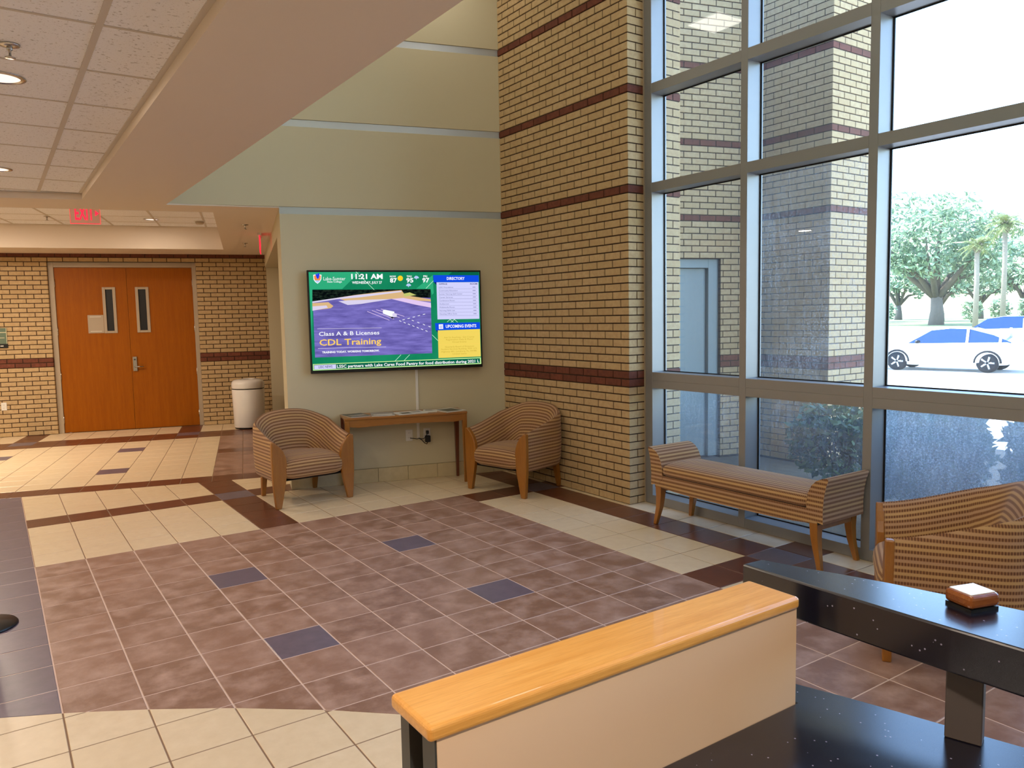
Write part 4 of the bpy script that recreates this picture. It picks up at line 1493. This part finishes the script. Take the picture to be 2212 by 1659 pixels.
# ---------------------------------------------------------------- signs
def exit_sign(label, loc, rz, hang):
    t = thing('exit_sign', label, 'exit sign', loc, rz)
    tt = NT('exit_panel')
    a, b = tt.n('BsdfTransparent'), tt.n('BsdfPrincipled')
    b.inputs['Base Color'].default_value = srgb(232, 190, 180)
    b.inputs['Emission Color'].default_value = (1, 0.15, 0.12, 1)
    b.inputs['Emission Strength'].default_value = 0.03
    mx = tt.n('MixShader')
    mx.inputs[0].default_value = 0.45
    tt.l(a.outputs[0], mx.inputs[1])
    tt.l(b.outputs[0], mx.inputs[2])
    tt.l(mx.outputs[0], tt.out.inputs['Surface'])
    part('panel', MB().box((-0.155, -0.003, 0), (0.155, 0.003, 0.20)), tt.m, t)
    part('lit_edge', MB().box((-0.157, -0.004, -0.006), (0.157, 0.004, 0.0)).box((-0.1575, -0.004, 0), (-0.155, 0.004, 0.2)).box((0.155, -0.004, 0), (0.1575, 0.004, 0.2)), M['exit_red'], t)
    letters('exit_text', 'EXIT', M['exit_red'], t, -0.105, 0.092, 0.118, 0.150, -0.005, 0.02)
    part('arrow', MB().prism_xz([(0.105, 0.085), (0.145, 0.118), (0.105, 0.150)], -0.006, -0.004), M['exit_red'], t)
    part('canopy', MB().box((-0.16, -0.022, 0.20), (0.16, 0.022, hang)), M['white_plastic'], t)


exit_sign('red lit EXIT sign hanging in the recessed hall ceiling', FF(-0.262, 4.3, 2.81), A15, 3.019 - 2.81)
exit_sign('red lit EXIT sign seen edge on below the smooth soffit', FF(1.655, 4.14, 2.475), A15 + R(87), 2.70 - 2.475)
t = thing('room_sign', 'green room sign with cream stripes on the brick wall', 'sign', FF(-2.03, YD - 0.002, 1.32), A15)
part('plate', MB().box((-0.16, -0.012, 0.06), (0.16, 0.0, 0.29)), M['sign_green'], t)
part('stripe', MB().box((-0.16, -0.014, 0.222), (0.158, -0.012, 0.232)).box((-0.16, -0.014, 0.145), (0.13, -0.012, 0.152)).box((0.153, -0.014, 0.06), (0.16, -0.012, 0.29)), M['sign_cream'], t)
part('holder', MB().box((-0.16, -0.014, 0.0), (0.165, 0.0, 0.06)), M['black_plastic'], t)
part('label_strip', MB().box((0.07, -0.0145, 0.022), (0.11, -0.014, 0.036)), M['paper'], t)

# ---------------------------------------------------------------- ceiling fittings and their light
def area_light(name, loc, size, power, col, parent):
    l = bpy.data.lights.new(name, 'AREA')
    l.shape, l.size, l.energy, l.color = 'DISK', size, power, col
    o = bpy.data.objects.new(name, l)
    COL.objects.link(o)
    o.location = loc
    o.parent = parent
    return o


WARM = (1.0, 0.83, 0.66)


def downlight(label, x, y, z, power, rz=0.0, r=0.105, grp='recessed downlights in the tile ceiling'):
    t = thing('downlight', label, 'light', (x, y, z), rz, grp)
    part('trim_ring', MB().lathe([(r - 0.024, 0.002), (r - 0.02, -0.006), (r, -0.003), (r, 0.002)], 36), M['chrome'], t)
    part('lens', MB().lathe([(0.001, -0.0005), (r - 0.022, -0.0005), (r - 0.022, 0.0015), (0.001, 0.0015)], 32), M['lamp_warm'], t)
    area_light('lamp', (0, 0, -0.012), 0.16, power, WARM, t)


P_DL = 14.0
for x in (-0.04, -2.48, -4.31):
    for k in range(4):
        y = 0.625 - 2.44 * k
        lab = 'unseen round recessed downlight out over the lobby'
        if x > -1 and k < 2:
            lab = ('round recessed downlight at the hall end of the acoustic panel ceiling', 'round recessed downlight beside the pendant sprinkler in the acoustic panels')[k]
        downlight(lab, x, y, ZC, (14.0, 14.0, 14.0, 46.0)[k] if x > -1 else P_DL)  # lamp behind the camera is unseen, boosted to brighten the staff panel
p = at_z(327, 474, ZC2)
hx, hy = p.dot(E1), p.dot(E2)
for dx in (0, -2.44):  # the second lamp is unseen, added to light the door wall
    q = FF(hx + dx, hy - (0.9 if dx else 0))
    downlight('small recessed downlight between the exit sign and the smoke detector' if dx == 0 else 'added unseen downlight brightening the far brick wall', q.x, q.y, ZC2, 8.0 if dx == 0 else 50.0, A15, 0.10, 'recessed downlights in the hall ceiling')
for dx, dy in ((-2.0, -1.5), (-3.6, -0.6)):  # more out-of-view lamps added to brighten the far brick wall
    q = FF(hx + dx, hy + dy)
    downlight('added unseen downlight brightening the far brick wall', q.x, q.y, ZC2, 50.0, A15, 0.10, 'recessed downlights in the hall ceiling')


def troffer(x, y, power):
    t = thing('ceiling_troffer', 'square fluorescent troffer mirrored in the tall window' if (x < 2 and y > 0) else 'square fluorescent troffer in the high ceiling', 'light', (x, y, WALL_TOP), 0, 'troffers in the high ceiling')
    part('frame', MB().box((-0.3, -0.3, -0.02), (-0.27, 0.3, 0)).box((0.27, -0.3, -0.02), (0.3, 0.3, 0)).box((-0.27, -0.3, -0.02), (0.27, -0.27, 0)).box((-0.27, 0.27, -0.02), (0.27, 0.3, 0)), M['white_plastic'], t)
    part('diffuser', MB().box((-0.27, -0.27, -0.006), (0.27, 0.27, -0.002)), M['lamp_cool'], t)
    l = area_light('lamp', (0, 0, -0.03), 0.5, power, (1.0, 0.90, 0.76), t)
    l.data.shape = 'SQUARE'


for y in (0.78, -2.0, -4.8, -7.6):
    troffer(1.62, y, 4.0)
    troffer(3.45, y - 0.4 if y > 0 else y, 4.0)


def sprinkler(label, p, z, grp='pendant sprinklers'):
    t = thing('sprinkler', label, 'sprinkler', (p.x, p.y, z), 0, grp)
    part('escutcheon', MB().lathe([(0.001, 0.0), (0.038, 0.0), (0.036, -0.006), (0.012, -0.010), (0.001, -0.010)], 24), M['chrome'], t)
    part('body', MB().lathe([(0.001, -0.008), (0.011, -0.008), (0.011, -0.022), (0.005, -0.026), (0.005, -0.050), (0.001, -0.050)], 14), M['chrome'], t)
    part('deflector', MB().lathe([(0.001, -0.049), (0.019, -0.050), (0.019, -0.053), (0.001, -0.053)], 20), M['chrome'], t)


sprinkler('pendant sprinkler in the acoustic panel ceiling beside the downlight', at_z(20, 96, ZC), ZC)
sprinkler('pendant sprinkler in the raised hall ceiling beside the exit sign', at_z(101, 467, ZC2), ZC2)
sprinkler('pendant sprinkler in the smooth soffit on the side of the recessed ceiling', at_z(529, 485, ZS), ZS)
sprinkler('pendant sprinkler in the smooth soffit nearest the brick wall', at_z(529, 525, ZS), ZS)
p = at_z(431, 477, ZC2)
t = thing('smoke_detector', 'small white smoke detector on the raised hall ceiling', 'smoke detector', (p.x, p.y, ZC2))
part('mount', MB().lathe([(0.001, 0.0), (0.075, 0.0), (0.075, -0.012), (0.001, -0.012)], 28), M['white_plastic'], t)
part('sensor', MB().lathe([(0.001, -0.012), (0.058, -0.012), (0.050, -0.045), (0.001, -0.048)], 28), M['paint_frame'], t)

# ---------------------------------------------------------------- outside
def ground(name, poly, z0, z1, mat, label):
    return structure(part(name, MB().prism(poly, z0, z1), M[mat]), label, 'ground')


GZ = -0.5
ground('ground_bed', [(4.70, -14), (9.5, -14), (9.5, 1.2), (4.70, 1.2)], -0.3, -0.02, 'soil', 'bare planting bed outside the window')
ground('ground_lot', [(9.5, -90), (62, -90), (62, 120), (9.5, 120)], -0.9, GZ, 'asphalt', 'sunlit car park surface outside')
ground('ground_lawn', [(62, -160), (330, -160), (330, 330), (62, 330)], -0.9, GZ + 0.14, 'lawn', 'sunlit lawn beyond the car park')
ground('ground_kerb', [(61.7, -90), (62.05, -90), (62.05, 120), (61.7, 120)], -0.9, GZ + 0.17, 'concrete', 'pale kerb between car park and lawn')


def leaves(mb, rg, c, rad, n, size, shell=0.35):
    for _ in range(n):
        while True:
            d = Vector((rg.uniform(-1, 1), rg.uniform(-1, 1), rg.uniform(-1, 1)))
            if shell < d.length < 1:
                break
        p = Vector((c[0] + d.x * rad[0], c[1] + d.y * rad[1], c[2] + d.z * rad[2]))
        u = Vector((rg.uniform(-1, 1), rg.uniform(-1, 1), rg.uniform(-1, 1))).normalized()
        w = u.orthogonal().normalized()
        s = size * rg.uniform(0.6, 1.3)
        mb.add([p - u * s, p + w * s * 0.45, p + u * s, p - w * s * 0.45], [(0, 1, 2, 3)])


def shrub(label, x, y, z, rx, ry, h, n, leaf, mat, seed, grp=None, name='shrub'):
    rg = random.Random(seed)
    t = thing(name, label, 'bush', (x, y, z), 0, grp)
    st = MB()
    for k in range(6):
        a = k * 1.05 + rg.uniform(0, 0.5)
        st.tube([(0.03 * math.cos(a), 0.03 * math.sin(a), 0), (rx * 0.3 * math.cos(a), ry * 0.3 * math.sin(a), h * 0.45), (rx * 0.6 * math.cos(a), ry * 0.6 * math.sin(a), h * 0.8)], [0.014, 0.010, 0.005], 5)
    part('stems', st, M['bark'], t)
    mb = MB()
    leaves(mb, rg, (0, 0, h * 0.55), (rx, ry, h * 0.47), n, leaf, 0.25)
    for k in range(7):
        a = rg.uniform(0, 6.28)
        leaves(mb, rg, (rx * 0.6 * math.cos(a), ry * 0.6 * math.sin(a), h * rg.uniform(0.5, 0.8)), (rx * 0.42, ry * 0.42, h * 0.28), n // 12, leaf, 0.0)
    part('foliage', mb, M[mat], t)


shrub('round green shrub outside in front of the brick pilaster', 6.30, -1.93, -0.02, 0.50, 0.46, 0.80, 1500, 0.045, 'leaf_bush', 3)
for k in range(7):
    shrub('dense green hedge shrub close outside the dirty lower panes', 5.62 + 0.06 * math.sin(k * 2.1), -3.07 - 0.98 * k, -0.02, 0.50, 0.43, 1.0 + 0.04 * math.sin(k * 1.7), 2600, 0.055, 'leaf_hedge', 20 + k, 'hedge shrubs outside the window')


def oak(label, x, y, z, h, cr, seed, n=5200, leaf=0.34, grp=None):
    rg = random.Random(seed)
    t = thing('oak_tree', label, 'tree', (x, y, z), 0, grp)
    tr = MB()
    th_ = h * 0.24
    r0 = h * 0.045
    tr.tube([(0, 0, -0.2), (0.1, 0, th_ * 0.5), (0.05, 0.1, th_)], [r0 * 1.3, r0, r0 * 0.9], 10)
    tips = []
    for k in range(7):
        a = k * 0.9 + rg.uniform(-0.2, 0.2)
        ln = cr * rg.uniform(0.6, 0.95)
        p1 = (ln * 0.35 * math.cos(a), ln * 0.35 * math.sin(a), th_ + h * 0.12)
        p2 = (ln * 0.7 * math.cos(a), ln * 0.7 * math.sin(a), th_ + h * rg.uniform(0.14, 0.3))
        p3 = (ln * math.cos(a), ln * math.sin(a), th_ + h * rg.uniform(0.2, 0.45))
        tr.tube([(0.05, 0.1, th_ * 0.85), p1, p2, p3], [r0 * 0.62, r0 * 0.45, r0 * 0.28, r0 * 0.1], 7)
        tips += [p2, p3]
    tr.tube([(0.05, 0.1, th_ * 0.9), (0.2, 0.2, h * 0.55), (0.1, -0.3, h * 0.8)], [r0 * 0.7, r0 * 0.4, r0 * 0.12], 7)
    part('trunk', tr, M['bark'], t)
    mb = MB()
    cl = [(0, 0, h * 0.78)] + tips + [(cr * 0.5 * math.cos(a), cr * 0.5 * math.sin(a), h * rg.uniform(0.6, 0.85)) for a in (0.4, 1.6, 2.7, 3.9, 5.1)]
    for c in cl:
        leaves(mb, rg, (c[0], c[1], c[2] + h * 0.05), (cr * 0.34, cr * 0.34, h * 0.13), n // len(cl), leaf, 0.1)
    part('crown', mb, M['leaf_oak'], t)


def palm(label, x, y, z, h, seed):
    rg = random.Random(seed)
    t = thing('palm_tree', label, 'palm', (x, y, z), 0, 'palms beyond the car park')
    part('trunk', MB().tube([(0, 0, -0.2), (0.05, 0, h * 0.5), (0, 0.05, h * 0.86)], [0.26, 0.22, 0.22], 12), M['palm_bark'], t)
    bt = MB()
    for k in range(44):
        a, zz = k * 2.4, h * 0.80 + k / 44 * h * 0.10
        r = 0.24 + 0.1 * math.sin(k / 44 * math.pi)
        bt.tube([(0.15 * math.cos(a), 0.15 * math.sin(a), zz), (r * 1.5 * math.cos(a), r * 1.5 * math.sin(a), zz + 0.28)], [0.07, 0.03], 5)
    part('leaf_bases', bt, M['palm_bark'], t)
    fr = MB()
    for k in range(26):
        a = k * 2.399
        el = rg.uniform(-0.5, 1.2)
        ln = h * 0.20 * rg.uniform(0.8, 1.1)
        dx, dy = math.cos(a), math.sin(a)
        pts = []
        for s in range(6):
            q = s / 5
            pts.append(Vector((dx * ln * q * math.cos(el), dy * ln * q * math.cos(el), h * 0.89 + ln * (q * math.sin(el) - 0.45 * q * q))))
        side = Vector((-dy, dx, 0))
        for s in range(5):
            for sg in (-1, 1):
                for m in range(3):
                    b = pts[s].lerp(pts[s + 1], m / 3)
                    tip = b + side * sg * ln * 0.33 * (1 - abs(s / 5 - 0.45)) + (pts[s + 1] - pts[s]) * 0.9 + Vector((0, 0, -0.12 * ln))
                    wv = (pts[s + 1] - pts[s]) * 0.14
                    fr.add([b - wv, b + wv, tip], [(0, 1, 2)])
    part('fronds', fr, M['leaf_palm'], t)


oz = GZ + 0.14
p = at_z(2022, 697, oz)
d = (p - CAM)
sc = 104.0 / d.length                 # trunk foot a little nearer than the horizon haze suggests
oak('large spreading live oak beyond the car park', CAM.x + d.x * sc, CAM.y + d.y * sc, oz, 15.2, 9.0, 5, 7000, 0.40)
p = at_z(2106, 708, oz)
palm('palm with a pale trunk beside the spreading oak', p.x, p.y, oz, 9.0, 2)
p = at_z(2165, 706, oz)
palm('taller palm with a ball of cut leaf bases behind the silver car', p.x, p.y, oz, 11.5, 4)
for k, (u, dist, hh) in enumerate(((1850, 132, 11), (2030, 132, 11), (2215, 132, 12), (2430, 132, 12), (1940, 156, 12), (2115, 156, 12), (2310, 156, 13))):
    q = at_z(u, 700, oz) - CAM
    q = Vector((q.x, q.y, 0)).normalized()
    oak('distant oak in the tree line beyond the lawn', CAM.x + q.x * dist, CAM.y + q.y * dist, oz, hh, 4.9, 40 + k, 2200, 0.42, 'distant oaks beyond the lawn')


for k in range(10):
    q = at_z(1850 + 62 * k, 700, oz) - CAM
    q = Vector((q.x, q.y, 0)).normalized() * (116 + 0.9 * (k % 3))
    if k in (2, 3):
        continue
    shrub('low green shrub under the distant oaks', CAM.x + q.x, CAM.y + q.y, oz, 1.35, 1.35, 3.0, 260, 0.30, 'leaf_oak', 70 + k, 'shrubs below the tree line')


def car(label, x, y, rz, body, prof_roof, cat='car', suv=False):
    """length along local x, front at -x"""
    t = thing('car', label, cat, (x, y, GZ), rz)
    hw_ = 0.90
    bl = [(-2.30, 0.52, 0.55, 0.80), (-2.22, 0.30, 0.70, 0.90), (-1.6, 0.22, 0.86, 0.97), (-0.9, 0.20, 0.94, 1.0), (0.0, 0.20, 0.96, 1.0), (1.0, 0.20, 0.98, 1.0), (1.9, 0.26, 1.00, 0.98), (2.22, 0.36, 0.95, 0.92), (2.30, 0.55, 0.80, 0.84)]
    up = 0.12 if suv else 0.0
    rs = []
    for xx, zb, zt, wf in bl:
        w = hw_ * wf
        zt += up
        zm = (zb + zt) / 2
        rs.append([(xx, -w * 0.9, zb), (xx, w * 0.9, zb), (xx, w, zb + 0.12), (xx, w, zm + 0.08), (xx, w * 0.95, zt - 0.04), (xx, w * 0.86, zt), (xx, -w * 0.86, zt), (xx, -w * 0.95, zt - 0.04), (xx, -w, zm + 0.08), (xx, -w, zb + 0.12)])
    part('body', MB().rings(rs, True, True, True), M[body], t)
    gl, rf = MB(), MB()
    rs = []
    for xx, zt in prof_roof:
        b = 0.94 + up
        w0, w1 = hw_ * 0.88, hw_ * (0.88 - 0.20 * max(0, zt - b) / 0.5)
        rs.append([(xx, -w0, b), (xx, w0, b), (xx, w1, max(zt, b + 0.01)), (xx, -w1, max(zt, b + 0.01))])
    part('windows', gl.rings(rs, True, True, False), M['car_glass'], t)
    rs = [[(xx, -r[3][1] * -1.0 * 1.01, r[2][2] - 0.05), (xx, -r[2][1] * 1.01, r[2][2] - 0.05), (xx, -r[2][1] * 0.97, r[2][2] + 0.015), (xx, r[2][1] * 0.97, r[2][2] + 0.015), (xx, r[2][1] * 1.01, r[2][2] - 0.05)] for (xx, zt), r in zip(prof_roof[1:-1], rs[1:-1])]
    rs = [[q[1], q[2], q[3], q[4]] for q in rs]
    part('roof', rf.rings(rs, True, True, True), M[body], t)
    mid = prof_roof[len(prof_roof) // 2]
    for s in (-1, 1):
        for xx in (mid[0] - 0.05, mid[0] + 0.9):
            part('pillar', MB().box((xx - 0.04, s * hw_ * 0.885 - 0.012, 0.92 + up), (xx + 0.04, s * hw_ * 0.885 + 0.004, 1.02 + up)).add(
                [(xx - 0.04, s * (hw_ * 0.885 + 0.004), 0.95 + up), (xx + 0.04, s * (hw_ * 0.885 + 0.004), 0.95 + up), (xx + 0.04, s * (hw_ * 0.70 + 0.01), 1.44 + up), (xx - 0.04, s * (hw_ * 0.70 + 0.01), 1.44 + up)], [(0, 1, 2, 3)]), M[body], t)
        part('mirror', MB().lathe([(0.001, -0.06), (0.07, -0.05), (0.09, 0.0), (0.07, 0.05), (0.001, 0.06)], 10, (prof_roof[0][0] + 0.35, s * 0.98, 1.0 + up)), M['black_plastic'], t)
        for xx in (-1.38, 1.38):
            rw = 0.34 if suv else 0.32
            wh = link('wheel', None, t, (xx, s * 0.80, rw))
            wh.rotation_euler = (R(90), 0, 0)
            wm = MB().lathe([(0.20, -0.10), (rw, -0.09), (rw, 0.09), (0.20, 0.10)], 28)
            part('tyre', wm, M['tyre'], wh)
            part('arch', MB().tube([((rw + 0.06) * math.cos(a), (rw + 0.06) * math.sin(a), s * -0.085) for a in [math.pi * k / 12 for k in range(13)]], 0.035, 6), M['tyre'], wh)
            rm = MB().lathe([(0.001, -0.075), (0.06, -0.08), (0.06, 0.08), (0.001, 0.075)], 12)
            for k in range(5):
                a = k * 2 * math.pi / 5
                rm.tube([(0.04 * math.cos(a), 0.04 * math.sin(a), s * -0.08), (0.21 * math.cos(a), 0.21 * math.sin(a), s * -0.085)], 0.038, 6)
            rm.lathe([(0.195, -0.09), (0.225, -0.095), (0.225, 0.095), (0.195, 0.09)], 24)
            part('rim', rm, M['rim'], wh)


ROOF1 = [(-1.05, 0.95), (-0.35, 1.38), (0.2, 1.44), (0.8, 1.42), (1.5, 1.22), (2.0, 1.0)]
ROOF2 = [(-1.25, 1.06), (-0.55, 1.56), (0.1, 1.66), (1.0, 1.66), (1.75, 1.58), (2.15, 1.10)]
car('white hatchback parked in the sun outside the window', 27.2, 7.45, math.atan2(-2.7, 0.55), 'car_white', ROOF1)
car('pale silver estate car parked behind the white hatchback', 41.6, 12.0, math.atan2(-1.5, 0.95) - 0.25, 'car_silver', ROOF2, suv=True)
